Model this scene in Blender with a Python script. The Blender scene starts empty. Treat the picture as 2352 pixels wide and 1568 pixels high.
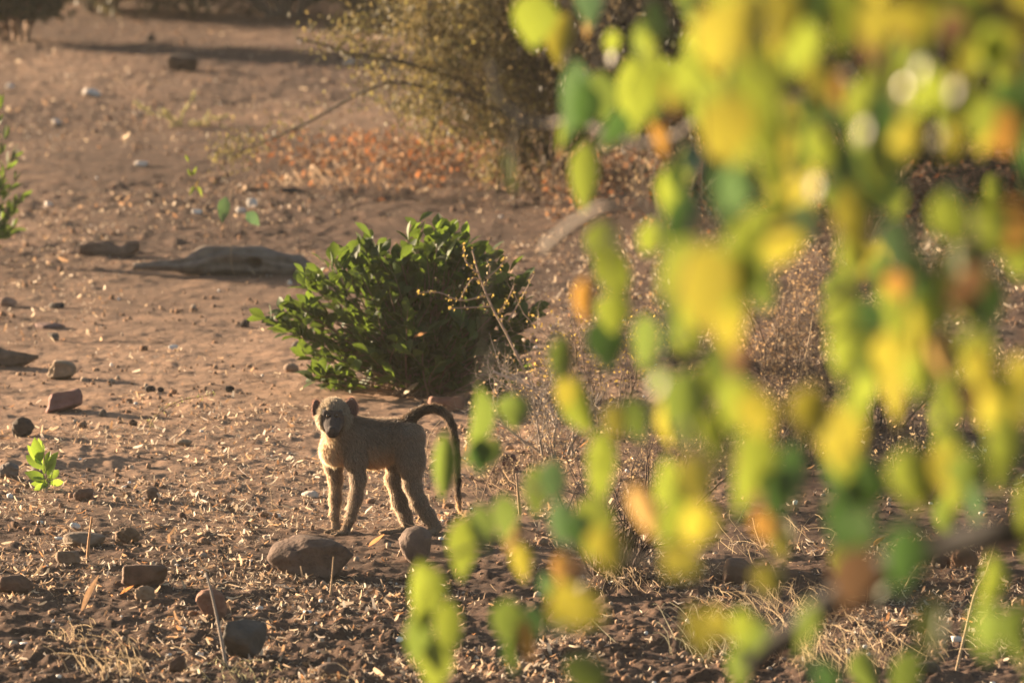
import bpy, math, random
import numpy as np
from mathutils import Vector, Matrix, Quaternion

# ------------------------------------------------------------------ camera, sky, sun, exposure
sc = bpy.context.scene
COL = sc.collection
CAM_H = 3.795
PITCH = math.radians(6.694)
cam_d = bpy.data.cameras.new('camera')
cam = bpy.data.objects.new('camera', cam_d)
COL.objects.link(cam)
cam.location = (0, 0, CAM_H)
cam.rotation_euler = (math.pi / 2 - PITCH, 0, 0)
cam_d.lens = 300
cam_d.sensor_width = 36
cam_d.clip_start = 0.5
cam_d.clip_end = 6000
cam_d.dof.use_dof = True
cam_d.dof.focus_distance = 27.15
cam_d.dof.aperture_fstop = 5.6
cam_d.dof.aperture_ratio = 1.12
sc.camera = cam

SUN_AZ = math.radians(53)      # to the left of the view direction, behind the animal
SUN_EL = math.radians(10)
S = Vector((-math.sin(SUN_AZ) * math.cos(SUN_EL), math.cos(SUN_AZ) * math.cos(SUN_EL), math.sin(SUN_EL)))
w = bpy.data.worlds.new('World')
sc.world = w
w.use_nodes = True
nt = w.node_tree
bg = nt.nodes['Background']
sky = nt.nodes.new('ShaderNodeTexSky')
sky.sky_type = 'NISHITA'
sky.sun_disc = False
sky.sun_elevation = SUN_EL
sky.sun_rotation = -SUN_AZ
sky.dust_density = 2.0
sky.air_density = 1.0
sky.ozone_density = 0.6
nt.links.new(sky.outputs[0], bg.inputs[0])
bg.inputs[1].default_value = 0.05
sun_d = bpy.data.lights.new('sun', 'SUN')
sun_d.energy = 5.0
sun_d.angle = math.radians(0.6)
sun_d.color = (1.0, 0.76, 0.51)
sun = bpy.data.objects.new('sun', sun_d)
COL.objects.link(sun)
sun.location = (-30, 40, 20)
sun.rotation_euler = S.to_track_quat('Z', 'Y').to_euler()
sc.view_settings.view_transform = 'Standard'
sc.view_settings.look = 'None'
sc.view_settings.gamma = 1
sc.view_settings.exposure = 2.3
sc.render.engine = 'CYCLES'
sc.cycles.use_denoising = True
sc.cycles.max_bounces = 8
sc.cycles.transparent_max_bounces = 8
sc.cycles.sample_clamp_indirect = 6

rng = np.random.default_rng(7)
R = random.Random(11)

# ------------------------------------------------------------------ photograph-to-place helpers
FV = 19600.0
CP, SP = math.cos(PITCH), math.sin(PITCH)

def ray(vx, vy):
    dx = (vx - 1176) / FV
    dy = -(vy - 784) / FV
    return Vector((dx, CP + dy * SP, -SP + dy * CP))

def at(vx, vy, Y):
    d = ray(vx, vy)
    return Vector((0, 0, CAM_H)) + d * (Y / d.y)

def proj(p):
    """numpy points -> picture coordinates"""
    p = np.asarray(p, dtype=float)
    q = p - np.array([0, 0, CAM_H])
    f = q[..., 1] * CP - q[..., 2] * SP
    u = q[..., 1] * SP + q[..., 2] * CP
    return 1176 + FV * q[..., 0] / f, 784 - FV * u / f

# ------------------------------------------------------------------ noise
def _hash(ix, iy, seed):
    h = (ix.astype(np.int64) * 374761393 + iy.astype(np.int64) * 668265263 + seed * 982451653) & 0xFFFFFFFF
    h = ((h ^ (h >> 13)) * 1274126177) & 0xFFFFFFFF
    h = h ^ (h >> 16)
    return (h & 0xFFFF).astype(np.float64) / 65535.0

def vnoise(x, y, seed=0):
    x = np.asarray(x, dtype=np.float64); y = np.asarray(y, dtype=np.float64)
    ix = np.floor(x); iy = np.floor(y)
    fx = x - ix; fy = y - iy
    fx = fx * fx * (3 - 2 * fx); fy = fy * fy * (3 - 2 * fy)
    a = _hash(ix, iy, seed); b = _hash(ix + 1, iy, seed)
    c = _hash(ix, iy + 1, seed); d = _hash(ix + 1, iy + 1, seed)
    return (a + (b - a) * fx) * (1 - fy) + (c + (d - c) * fx) * fy

def fbm(x, y, seed=0, oct=3):
    s = 0; a = 1; t = 0
    for i in range(oct):
        s = s + a * vnoise(x * 2 ** i + 17.3 * i, y * 2 ** i + 5.1 * i, seed + i)
        t += a; a *= 0.5
    return s / t

def gh(x, y):
    """large swells of the ground, metres"""
    return 0.05 * (fbm(np.asarray(x) * 0.35 + 3, np.asarray(y) * 0.3, 5, 2) - 0.5)

def gp(vx, vy):
    d = ray(vx, vy); z = 0.0; p = None
    for _ in range(4):
        t = (z - CAM_H) / d.z
        p = Vector((0, 0, CAM_H)) + d * t
        z = float(gh(p.x, p.y))
    p.z = z
    return p

def micro(x, y):
    x = np.asarray(x, dtype=float); y = np.asarray(y, dtype=float)
    rough = 0.55 + 0.9 * np.clip((27.6 - y) / 3.0, 0, 1) + 0.45 * np.clip((fbm(x * .7, y * .5, 31, 2) - .45) * 4, 0, 1)
    rough = rough * (1 - .2 * np.clip((y - 30) / 4, 0, 1))
    h = 0.020 * (fbm(x * 1.6, y * 1.3, 41, 2) - .5) * (1 - .4 * np.clip((y - 31) / 4, 0, 1))
    h += 0.020 * (fbm(x * 4.5, y * 3.5, 42, 2) - .5) * rough
    n = fbm(x * 14, y * 11, 43, 2)
    h += 0.016 * np.clip(n - .52, 0, 1) * 2.2 * rough
    n2 = vnoise(x * 42, y * 34, 44)
    h += 0.0085 * np.clip(n2 - .45, 0, 1) * 1.6 * rough
    h += 0.0025 * (vnoise(x * 95, y * 80, 45) - .5)
    return h

def dark_soil_far_shade(x, y):
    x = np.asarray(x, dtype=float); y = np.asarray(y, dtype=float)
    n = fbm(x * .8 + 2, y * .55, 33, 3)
    return np.clip(1.15 * np.clip((27.9 - y) / 2.2, 0, 1) + 1.15 * np.clip((x - .2) / .9, 0, 1) + (n - .5) * 1.7 + .10 + .85 * np.clip((y - 31) / 5, 0, 1), 0, 1)  # dark soil in front and right; far ground darkened to paint in soft shade

def gz(x, y):
    return float(gh(x, y) + micro(x, y))

# ------------------------------------------------------------------ mesh helpers
def make_mesh(name, V, F, cols=None, smooth=False):
    V = np.asarray(V, dtype=np.float32)
    me = bpy.data.meshes.new(name)
    if isinstance(F, np.ndarray):
        k = F.shape[1]; n = len(F)
        me.vertices.add(len(V)); me.vertices.foreach_set('co', V.ravel())
        me.loops.add(n * k); me.loops.foreach_set('vertex_index', F.astype(np.int32).ravel())
        me.polygons.add(n)
        me.polygons.foreach_set('loop_start', np.arange(0, n * k, k, dtype=np.int32))
        if smooth:
            me.polygons.foreach_set('use_smooth', np.ones(n, dtype=bool))
        me.update(calc_edges=True)
    else:
        me.from_pydata([tuple(map(float, v)) for v in V], [], F)
        if smooth:
            me.polygons.foreach_set('use_smooth', np.ones(len(me.polygons), dtype=bool))
    if cols is not None:
        at_ = me.color_attributes.new('Col', 'FLOAT_COLOR', 'POINT')
        c = np.ones((len(V), 4), dtype=np.float32); c[:, :3] = cols
        at_.data.foreach_set('color', c.ravel())
    return me

def link(name, me, mat, parent=None, loc=None):
    o = bpy.data.objects.new(name, me)
    COL.objects.link(o)
    if mat is not None and len(me.materials) == 0:
        me.materials.append(mat)
    if parent is not None:
        o.parent = parent
    if loc is not None:
        o.location = loc
    return o

def world_part(name, V, F, mat, parent, cols=None, smooth=False):
    """vertices in world coordinates, stored relative to the parent's base"""
    V = np.asarray(V, dtype=float) - np.array(parent.location)
    return link(name, make_mesh(name, V, F, cols, smooth), mat, parent)

def thing(name, label, cat, loc, group=None):
    o = bpy.data.objects.new(name, None)
    COL.objects.link(o)
    o.location = loc
    o.empty_display_size = 0.05
    return tag(o, label, cat, group)

def tag(o, label, cat, group=None, kind=None):
    if label: o['label'] = label
    if cat: o['category'] = cat
    if group: o['group'] = group
    if kind: o['kind'] = kind
    return o

class MB:
    def __init__(s):
        s.v = []; s.f = []; s.c = []
    def tube(s, pts, rad, sides=5, col=(1, 1, 1), cap=True):
        pts = [Vector(p) for p in pts]
        n = len(pts); b0 = len(s.v)
        if not hasattr(rad, '__len__'): rad = [rad] * n
        t0 = (pts[1] - pts[0]).normalized()
        ref = Vector((0, 0, 1)) if abs(t0.z) < .9 else Vector((1, 0, 0))
        for i, p in enumerate(pts):
            t = (pts[min(i + 1, n - 1)] - pts[max(i - 1, 0)])
            t = t.normalized() if t.length > 1e-9 else t0
            a = t.cross(ref); a = a.normalized() if a.length > 1e-6 else Vector((1, 0, 0))
            b = t.cross(a)
            for k in range(sides):
                an = 2 * math.pi * k / sides
                s.v.append(p + (a * math.cos(an) + b * math.sin(an)) * rad[i]); s.c.append(col)
        for i in range(n - 1):
            for k in range(sides):
                k2 = (k + 1) % sides
                s.f.append((b0 + i * sides + k, b0 + i * sides + k2, b0 + (i + 1) * sides + k2, b0 + (i + 1) * sides + k))
        if cap:
            s.f.append(tuple(b0 + k for k in range(sides))[::-1])
            s.f.append(tuple(b0 + (n - 1) * sides + k for k in range(sides)))
    def poly(s, pts, faces, col=(1, 1, 1)):
        b0 = len(s.v)
        for p in pts: s.v.append(Vector(p)); s.c.append(col)
        for f in faces: s.f.append(tuple(b0 + i for i in f))
    def blade(s, base, tip, wid, col, bend=(0, 0, 0), side=None):
        base = Vector(base); tip = Vector(tip); mid = (base + tip) / 2 + Vector(bend)
        t = (tip - base).normalized()
        if side is None:
            side = t.cross(Vector((R.uniform(-1, 1), R.uniform(-1, 1), R.uniform(-.3, .3))))
            side = side.normalized() if side.length > 1e-6 else Vector((1, 0, 0))
        h = Vector(side) * wid * .5
        s.poly([base - h * .7, base + h * .7, mid - h, mid + h, tip], [(0, 1, 3, 2), (2, 3, 4)], col)
    def build(s, name, mat, parent, smooth=False):
        return world_part(name, np.array([tuple(v) for v in s.v]), s.f, mat, parent, np.array(s.c), smooth)

def curve(pts, n=14):
    """Catmull-Rom through points"""
    P = [Vector(p) for p in pts]
    P = [P[0] * 2 - P[1]] + P + [P[-1] * 2 - P[-2]]
    out = []
    seg = len(P) - 3
    for i in range(seg):
        m = max(2, n // seg)
        for k in range(m):
            t = k / m
            a, b, c, d = P[i:i + 4]
            out.append(0.5 * ((2 * b) + (c - a) * t + (2 * a - 5 * b + 4 * c - d) * t * t + (3 * b - a - 3 * c + d) * t ** 3))
    out.append(P[-2])
    return out

# ------------------------------------------------------------------ materials
def material(name, base=(.5, .5, .5), src='base', rough=.85, spec=.25, transl=0.0, tcol=None,
             var=.25, vscale=25.0, bump=0.0, bscale=120.0, randv=0.0, coat=0.0):
    m = bpy.data.materials.new(name)
    m.use_nodes = True
    t = m.node_tree; N = t.nodes; L = t.links
    N.clear()
    out = N.new('ShaderNodeOutputMaterial')
    p = N.new('ShaderNodeBsdfPrincipled')
    p.inputs['Roughness'].default_value = rough
    p.inputs['Specular IOR Level'].default_value = spec
    if coat:
        p.inputs['Coat Weight'].default_value = coat
        p.inputs['Coat Roughness'].default_value = .12
    tc = N.new('ShaderNodeTexCoord')
    if src == 'attr':
        c = N.new('ShaderNodeAttribute'); c.attribute_name = 'Col'; c = c.outputs['Color']
    elif src == 'object':
        c = N.new('ShaderNodeObjectInfo').outputs['Color']
    else:
        c = N.new('ShaderNodeRGB'); c.outputs[0].default_value = (*base, 1); c = c.outputs[0]
    hsv = N.new('ShaderNodeHueSaturation')
    L.new(c, hsv.inputs['Color'])
    if var:
        nz = N.new('ShaderNodeTexNoise'); nz.inputs['Scale'].default_value = vscale; nz.inputs['Detail'].default_value = 5
        L.new(tc.outputs['Object'], nz.inputs['Vector'])
        mr = N.new('ShaderNodeMapRange')
        mr.inputs['From Min'].default_value = .25; mr.inputs['From Max'].default_value = .75
        mr.inputs['To Min'].default_value = 1 - var; mr.inputs['To Max'].default_value = 1 + var
        L.new(nz.outputs['Fac'], mr.inputs['Value'])
        val = mr.outputs[0]
        if randv:
            oi = N.new('ShaderNodeObjectInfo')
            m2 = N.new('ShaderNodeMapRange'); m2.inputs['To Min'].default_value = 1 - randv; m2.inputs['To Max'].default_value = 1 + randv
            L.new(oi.outputs['Random'], m2.inputs['Value'])
            mu = N.new('ShaderNodeMath'); mu.operation = 'MULTIPLY'
            L.new(val, mu.inputs[0]); L.new(m2.outputs[0], mu.inputs[1]); val = mu.outputs[0]
        L.new(val, hsv.inputs['Value'])
    col = hsv.outputs[0]
    L.new(col, p.inputs['Base Color'])
    if bump:
        bn = N.new('ShaderNodeTexNoise'); bn.inputs['Scale'].default_value = bscale; bn.inputs['Detail'].default_value = 6
        L.new(tc.outputs['Object'], bn.inputs['Vector'])
        b = N.new('ShaderNodeBump'); b.inputs['Strength'].default_value = bump; b.inputs['Distance'].default_value = .01
        L.new(bn.outputs['Fac'], b.inputs['Height']); L.new(b.outputs[0], p.inputs['Normal'])
    sh = p.outputs[0]
    if transl:
        tb = N.new('ShaderNodeBsdfTranslucent')
        if tcol is not None:
            mx = N.new('ShaderNodeMix'); mx.data_type = 'RGBA'; mx.blend_type = 'MULTIPLY'
            mx.inputs['Factor'].default_value = 1
            L.new(col, mx.inputs[6]); mx.inputs[7].default_value = (*tcol, 1)
            L.new(mx.outputs[2], tb.inputs['Color'])
        else:
            L.new(col, tb.inputs['Color'])
        mix = N.new('ShaderNodeMixShader'); mix.inputs[0].default_value = transl
        L.new(sh, mix.inputs[1]); L.new(tb.outputs[0], mix.inputs[2]); sh = mix.outputs[0]
    L.new(sh, out.inputs['Surface'])
    return m

def ground_material():
    m = bpy.data.materials.new('dry_soil')
    m.use_nodes = True
    t = m.node_tree; N = t.nodes; L = t.links
    p = N['Principled BSDF']
    p.inputs['Roughness'].default_value = .95
    p.inputs['Specular IOR Level'].default_value = .1
    tc = N.new('ShaderNodeTexCoord')
    def noise(scale, detail=6, rough=.6):
        n = N.new('ShaderNodeTexNoise')
        n.inputs['Scale'].default_value = scale; n.inputs['Detail'].default_value = detail; n.inputs['Roughness'].default_value = rough
        L.new(tc.outputs['Object'], n.inputs['Vector']); return n.outputs['Fac']
    def ramp(fac, stops):
        r = N.new('ShaderNodeValToRGB')
        e = r.color_ramp.elements
        while len(e) < len(stops): e.new(.5)
        for i, (pos, c) in enumerate(stops):
            e[i].position = pos; e[i].color = (*c, 1)
        L.new(fac, r.inputs[0]); return r.outputs[0]
    def mix(a, b, fac, mode='MIX'):
        x = N.new('ShaderNodeMix'); x.data_type = 'RGBA'; x.blend_type = mode
        if isinstance(fac, float): x.inputs['Factor'].default_value = fac
        else: L.new(fac, x.inputs['Factor'])
        L.new(a, x.inputs[6]); L.new(b, x.inputs[7]); return x.outputs[2]
    at_ = N.new('ShaderNodeAttribute'); at_.attribute_name = 'Col'
    big = mix(at_.outputs['Color'], ramp(noise(.9, 4), [(.3, (.86, .84, .83)), (.5, (1, 1, 1)), (.7, (1.14, 1.12, 1.1))]), 1.0, 'MULTIPLY')
    mid = ramp(noise(5.0, 6), [(.30, (.50, .46, .44)), (.5, (1, 1, 1)), (.70, (1.3, 1.24, 1.16))])
    fine = ramp(noise(60.0, 5, .7), [(.28, (.58, .55, .52)), (.5, (1, 1, 1)), (.70, (1.42, 1.32, 1.2))])
    c = mix(big, mid, 1.0, 'MULTIPLY')
    c = mix(c, fine, 1.0, 'MULTIPLY')
    L.new(c, p.inputs['Base Color'])
    b = N.new('ShaderNodeBump'); b.inputs['Strength'].default_value = .8; b.inputs['Distance'].default_value = .012
    L.new(noise(110.0, 8, .7), b.inputs['Height'])
    L.new(b.outputs[0], p.inputs['Normal'])
    return m

M_rock = material('stone', src='object', rough=.9, var=.38, vscale=22, bump=.5, bscale=90)
M_wood = material('weathered_wood', src='attr', rough=.9, var=.32, vscale=30, bump=.5, bscale=60)
M_bark = material('bark', src='attr', rough=.92, var=.25, vscale=60)
M_litter = material('dry_litter', src='attr', rough=.8, var=.2, vscale=60, transl=.5)
M_clod = material('soil_clod', src='attr', rough=.95, spec=.1, var=.3, vscale=60)
M_fol = material('small_foliage', src='attr', rough=.6, var=.2, vscale=30, transl=.40)
M_shrub = material('shrub_leaf', (.058, .092, .028), rough=.6, spec=.2, var=.25, vscale=30, transl=.38, tcol=(2.3, 2.15, .85), randv=.3)
M_sprout = material('sprout_leaf', (.16, .23, .05), rough=.4, spec=.5, var=.2, vscale=40, transl=.5, tcol=(1.6, 1.6, .8), randv=.2)
TL = {}
for key, base, tr, tc_, rough in (
        ('yg', (.116, .144, .038), .55, (1.5, 1.5, .72), .42),
        ('y', (.188, .182, .044), .52, (1.45, 1.36, .7), .45),
        ('g', (.082, .110, .042), .46, (1.7, 1.75, .8), .38),
        ('dg', (.038, .066, .030), .3, (1.5, 1.8, .9), .34),
        ('or', (.26, .175, .06), .48, (1.4, 1.15, .7), .5),
        ('br', (.12, .082, .05), .36, (1.2, 1.0, .8), .6),
        ('gr', (.10, .155, .085), .25, (1.3, 1.5, .9), .28),
        ('tan', (.36, .27, .13), .50, (1.25, 1.1, .8), .42)):
    TL[key] = material('tree_leaf_' + {'yg': 'yellow_green', 'y': 'yellow', 'g': 'green', 'dg': 'dark_green', 'or': 'orange', 'br': 'brown',
                                       'gr': 'grey_green', 'tan': 'tan'}[key], base, rough=rough, spec=.5, var=.22, vscale=28, transl=tr, tcol=tc_, randv=.22)
M_gloss = material('glossy_leaf', (.16, .17, .06), rough=.14, spec=1.0, var=.1, vscale=30, transl=.2)
M_satin = material('satin_leaf', (.20, .17, .09), rough=.56, spec=.5, var=.1, vscale=30, transl=.2)

# ------------------------------------------------------------------ ground
def build_ground():
    s_in = np.linspace(-1.28, 1.28, 600)
    s = np.concatenate([[-300, -120, -40, -12, -5, -2.6, -1.7], s_in, [1.7, 2.6, 5, 12, 40, 120, 300]])
    ys = [19.5]
    while ys[-1] < 56:
        ys.append(ys[-1] + 0.0185 * (ys[-1] / 27) ** 1.9)
    y = np.concatenate([[-1300, -300, -60, -10, 5, 12, 16, 18.3], ys, [58, 63, 75, 100, 180, 500, 1300]])
    Sg, Yg = np.meshgrid(s, y)
    X = Sg * .075 * np.clip(Yg, 20, 60)
    fade = np.clip(1 - (np.abs(Sg) - 1.28) / .8, 0, 1) * np.clip((Yg - 16) / 3, 0, 1) * np.clip((62 - Yg) / 5, 0, 1)
    Z = gh(X, Yg) * np.clip((200 - np.abs(Yg)) / 100, 0, 1) + micro(X, Yg) * fade
    V = np.stack([X, Yg, Z], -1).reshape(-1, 3)
    nx = len(s); ny = len(y)
    idx = np.arange(nx * ny).reshape(ny, nx)
    F = np.stack([idx[:-1, :-1], idx[:-1, 1:], idx[1:, 1:], idx[1:, :-1]], -1).reshape(-1, 4)
    k = dark_soil_far_shade(X, Yg).reshape(-1, 1)
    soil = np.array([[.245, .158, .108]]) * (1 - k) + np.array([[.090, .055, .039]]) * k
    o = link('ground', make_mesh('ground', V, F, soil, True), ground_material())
    o['kind'] = 'structure'
    o['label'] = 'bare reddish brown soil strewn with dry litter'
build_ground()

def scatter_v(n, y0=-10, y1=1600, x0=-60, x1=2412):
    """ground points spread over the part of the place that the lens takes in"""
    vx = rng.uniform(x0, x1, n); vy = rng.uniform(y0, y1, n)
    dx = (vx - 1176) / FV; dy = -(vy - 784) / FV
    D = np.stack([dx, CP + dy * SP, -SP + dy * CP], -1)
    t = -CAM_H / D[:, 2]
    P = D * t[:, None]
    return P[:, 0], P[:, 1], vx, vy

def frames(n, flat=0.0):
    """random orthonormal frames; flat -> 1 keeps the third axis upright"""
    a = rng.normal(size=(n, 3)); a[:, 2] *= (1 - flat)
    a /= np.linalg.norm(a, axis=1)[:, None]
    u = rng.normal(size=(n, 3)); u[:, :2] *= (1 - flat); u[:, 2] = np.abs(u[:, 2]) + flat
    b = np.cross(u, a); b /= np.linalg.norm(b, axis=1)[:, None]
    c = np.cross(a, b)
    return a, b, c

def leaf_cloud(P, L, W, flat=0.0, curl=.25):
    """folded four-cornered leaflets around the points P"""
    n = len(P)
    a, b, c = frames(n, flat)
    L = np.broadcast_to(L, (n,))[:, None]; W = np.broadcast_to(W, (n,))[:, None]
    v0 = P - a * L * .5
    v1 = P + b * W * .5 + c * L * curl * .3
    v2 = P + a * L * .5 + c * L * curl * .2
    v3 = P - b * W * .5 + c * L * curl * .3
    V = np.stack([v0, v1, v2, v3], 1).reshape(-1, 3)
    i = np.arange(n) * 4
    F = np.concatenate([np.stack([i, i + 1, i + 2], -1), np.stack([i, i + 2, i + 3], -1)])
    return V, F

def build_litter():
    # curled strips of dry leaf and grass
    n = 120000
    x, y, vx, vy = scatter_v(n)
    dens = fbm(x * 2.2, y * 1.6, 61, 3)
    keep = rng.uniform(size=n) < np.clip((dens - .42) * 4.5, .03, 1) * (.42 + .58 * np.clip((vy - 350) / 900, 0, 1) ** .9 + .35 * (vx > 1150)) * (1 - .7 * np.exp(-((vy - 790) / 150.) ** 2) * (vx < 1250))
    x, y, vy = x[keep], y[keep], vy[keep]; n = len(x)
    L = rng.gamma(2.4, .0050, n) + .004
    L *= 1 + .0 * (y > 34)
    W = L * rng.uniform(.10, .34, n)
    z = gh(x, y) + micro(x, y)
    a, b, c = frames(n, .35)
    P = np.stack([x, y, z + L * rng.uniform(.05, .35, n)], -1)
    curl = rng.uniform(-.1, .6, n)[:, None]
    L = L[:, None]; W = W[:, None]
    rows = []
    for k, t in enumerate((-.5, 0, .5)):
        ctr = P + a * L * t + c * L * curl * (t * t * 2)
        wd = W * (.6 if k != 1 else 1)
        rows += [ctr - b * wd * .5, ctr + b * wd * .5]
    V = np.stack(rows, 1).reshape(-1, 3)
    i = np.arange(n) * 6
    F = np.concatenate([np.stack([i, i + 1, i + 3, i + 2], -1), np.stack([i + 2, i + 3, i + 5, i + 4], -1)])
    pal = np.array([(.54, .43, .31), (.46, .33, .22), (.34, .21, .12), (.60, .50, .40), (.22, .14, .09), (.44, .22, .10), (.46, .40, .34)])
    ci = rng.choice(len(pal), n, p=[.26, .22, .18, .12, .12, .04, .06])
    cols = np.repeat(pal[ci] * rng.uniform(.75, 1.15, (n, 1)), 6, 0)
    o = link('dry_litter', make_mesh('dry_litter', V, F, cols), M_litter)
    tag(o, 'curled pale scraps of dry leaf and grass scattered over the soil', 'litter', kind='stuff')
    # crumbs and clods
    t = (1 + 5 ** .5) / 2
    ico = np.array([(-1, t, 0), (1, t, 0), (-1, -t, 0), (1, -t, 0), (0, -1, t), (0, 1, t), (0, -1, -t), (0, 1, -t), (t, 0, -1), (t, 0, 1), (-t, 0, -1), (-t, 0, 1)]) / math.sqrt(1 + t * t)
    fi = np.array([(0, 11, 5), (0, 5, 1), (0, 1, 7), (0, 7, 10), (0, 10, 11), (1, 5, 9), (5, 11, 4), (11, 10, 2), (10, 7, 6), (7, 1, 8), (3, 9, 4), (3, 4, 2), (3, 2, 6), (3, 6, 8), (3, 8, 9), (4, 9, 5), (2, 4, 11), (6, 2, 10), (8, 6, 7), (9, 8, 1)])
    n = 15000
    x, y, vx, vy = scatter_v(n)
    dens = fbm(x * 1.7, y * 1.4, 71, 3)
    keep = rng.uniform(size=n) < np.clip((dens - .35) * 3, .08, 1)
    x, y = x[keep], y[keep]; n = len(x)
    r = rng.gamma(2.2, .0022, n) + .002
    r = np.minimum(r, .018)
    z = gh(x, y) + micro(x, y) + r * .25
    J = ico[None] * rng.uniform(.65, 1.25, (n, 12, 1))
    J = J * rng.uniform(.6, 1.3, (n, 1, 3))
    V = (np.stack([x, y, z], -1)[:, None] + J * r[:, None, None]).reshape(-1, 3)
    F = (fi[None] + (np.arange(n) * 12)[:, None, None]).reshape(-1, 3)
    pal = np.array([(.22, .125, .075), (.30, .19, .12), (.13, .08, .055), (.40, .30, .22), (.70, .64, .58)])
    ci = rng.choice(len(pal), n, p=[.42, .26, .19, .10, .03])
    o = link('soil_crumbs', make_mesh('soil_crumbs', V, F, np.repeat(pal[ci] * rng.uniform(.8, 1.15, (n, 1)), 12, 0)), M_clod)
    tag(o, 'crumbs of reddish soil and grit lying on the ground', 'soil', kind='stuff')
    # orange dead leaves under the thorn bush
    n = 2600
    vx = rng.normal(1010, 230, n); vy = 372 + rng.normal(0, 34, n) + (vx - 1010) * .02
    vx2 = rng.uniform(1250, 2350, 2600); vy2 = rng.normal(440, 45, 2600)
    vx = np.concatenate([vx, vx2]); vy = np.concatenate([vy, vy2])
    ok = (vx > 560) & (vy > 300); vx = vx[ok]; vy = vy[ok]; n = len(vx)
    P = np.array([tuple(gp(a_, b_)) for a_, b_ in zip(vx, vy)])
    L = rng.uniform(.015, .045, n)
    P[:, 2] += rng.uniform(0, .06, n) * (vx > 800) + .012
    V, F = leaf_cloud(P, L, L * .6, .35, .4)
    pal = np.array([(.30, .12, .05), (.22, .12, .065), (.32, .20, .12), (.14, .08, .05), (.38, .28, .20)])
    ci = rng.choice(len(pal), n, p=[.22, .26, .2, .22, .1])
    o = link('fallen_leaves', make_mesh('fallen_leaves', V, F, np.repeat(pal[ci] * rng.uniform(.7, 1.1, (n, 1)), 4, 0)), M_litter)
    tag(o, 'rusty orange fallen leaves heaped under the thorn bushes', 'fallen leaves', kind='stuff')
build_litter()

# ------------------------------------------------------------------ rocks
import bmesh
def ico_dirs(sub):
    bm = bmesh.new(); bmesh.ops.create_icosphere(bm, subdivisions=sub, radius=1)
    V = np.array([tuple(v.co) for v in bm.verts]); F = np.array([[v.index for v in f.verts] for f in bm.faces])
    bm.free(); return V, F
ICO = {s: ico_dirs(s) for s in (2, 3, 4)}

def noise3(P, f, seed):
    return (vnoise(P[:, 0] * f + P[:, 2] * f * .7, P[:, 1] * f - P[:, 2] * f * .6 + 9, seed) + vnoise(P[:, 1] * f + 4, P[:, 2] * f + P[:, 0] * .5 * f, seed + 3)) / 2 - .5

def rock_mesh(wd, dp, ht, seed, ang=.6, rough=.06, sub=4, tilt=0.0):
    ang = min(1, ang * 1.12); r_ = np.random.default_rng(seed)
    D, F = ICO[sub]
    K = 8
    box = np.sign(D) * np.abs(D) ** (1 - .45 * min(1, ang)); box /= np.linalg.norm(box, axis=1)[:, None] ** .55
    nrm = r_.normal(size=(K, 3)); nrm /= np.linalg.norm(nrm, axis=1)[:, None]
    dist = r_.uniform(.42, .85, K)
    dots = np.maximum(D @ nrm.T, 1e-3)
    rr = np.min(np.where(D @ nrm.T > .05, dist[None] / dots, 9), axis=1)
    rr = np.minimum(rr, 1.05)
    rad = (1 - ang) + ang * rr
    P = box * rad[:, None]
    for _ in range(1):
        P = P * (1 + rough * 2 * noise3(P, 3.1, seed)[:, None] + rough * 1.2 * noise3(P, 9, seed + 5)[:, None])
    P = P / np.abs(P).max(0)[None]
    P = P * np.array([wd, dp, ht]) / 2
    if tilt:
        c, s_ = math.cos(tilt), math.sin(tilt)
        P = np.stack([P[:, 0] * c + P[:, 2] * s_, P[:, 1], -P[:, 0] * s_ + P[:, 2] * c], -1)
    return P, F

def rock(name, label, cat, x0, x1, y0, y1, col, seed, ang=.6, rough=.06, dp=None, sub=4, tilt=0.0, sink=.12, group=None):
    """x0..x1, y0..y1: extent in the photograph; stands on the ground at y1"""
    g = gp((x0 + x1) / 2, y1 - 2)
    sc_ = FV / (g.y / CP)
    wd = (x1 - x0) / sc_; ht = (y1 - y0) / sc_
    dp = dp or wd * .75
    ht2 = max(ht - dp * .06, ht * .6) * (1 + sink)
    P, F = rock_mesh(wd, dp, ht2, seed, ang, rough, sub, tilt)
    zmin = P[:, 2].min()
    me = make_mesh(name, P - np.array([0, 0, zmin]), F, None, True)
    y = g.y + dp * .35
    o = link(name, me, M_rock, None, (g.x, y, gz(g.x, y) - ht2 * sink))
    k_ = 1.0 if name == 'stone_chip' else .72
    o.color = (col[0] * k_, col[1] * k_, col[2] * k_, 1)
    return tag(o, label, cat, group)

BR = (.17, .098, .066); RED = (.27, .135, .092); GR = (.17, .135, .11); TAN = (.33, .23, .15); DK = (.085, .062, .05); WH = (.60, .54, .48); PINK = (.38, .24, .18)
rock('rock', 'long smooth brown rock lying in front of the baboon', 'rock', 612, 833, 1238, 1333, (.155, .095, .068), 21, .8, .05, .17, 4, .14, .10)
rock('rock', 'grey brown upright rock at the heel of the baboon', 'rock', 912, 998, 1200, 1298, (.17, .112, .084), 5, .5, .05, .10, 4, -.2, .1)
rock('rock', 'reddish angular rock at the foot of the green bush', 'rock', 982, 1070, 903, 948, RED, 33, .85, .04, None, 4)
rock('rock', 'purplish red angular rock above the dark round clod', 'rock', 84, 190, 889, 950, (.27, .135, .11), 14, .9, .03, None, 4, -.15)
rock('soil_clod', 'dark round crumbly clod below the purplish red rock', 'clod', 23, 79, 960, 1008, DK, 15, .2, .14, None, 4)
rock('rock', 'flat faced tan rock beside the broken wood', 'rock', 104, 174, 826, 872, TAN, 46, .85, .03, .09, 4, .1)
rock('stone', 'tan flat stone behind the orange upright stalk', 'stone', 139, 242, 1224, 1262, (.24, .17, .12), 17, .5, .06)
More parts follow.
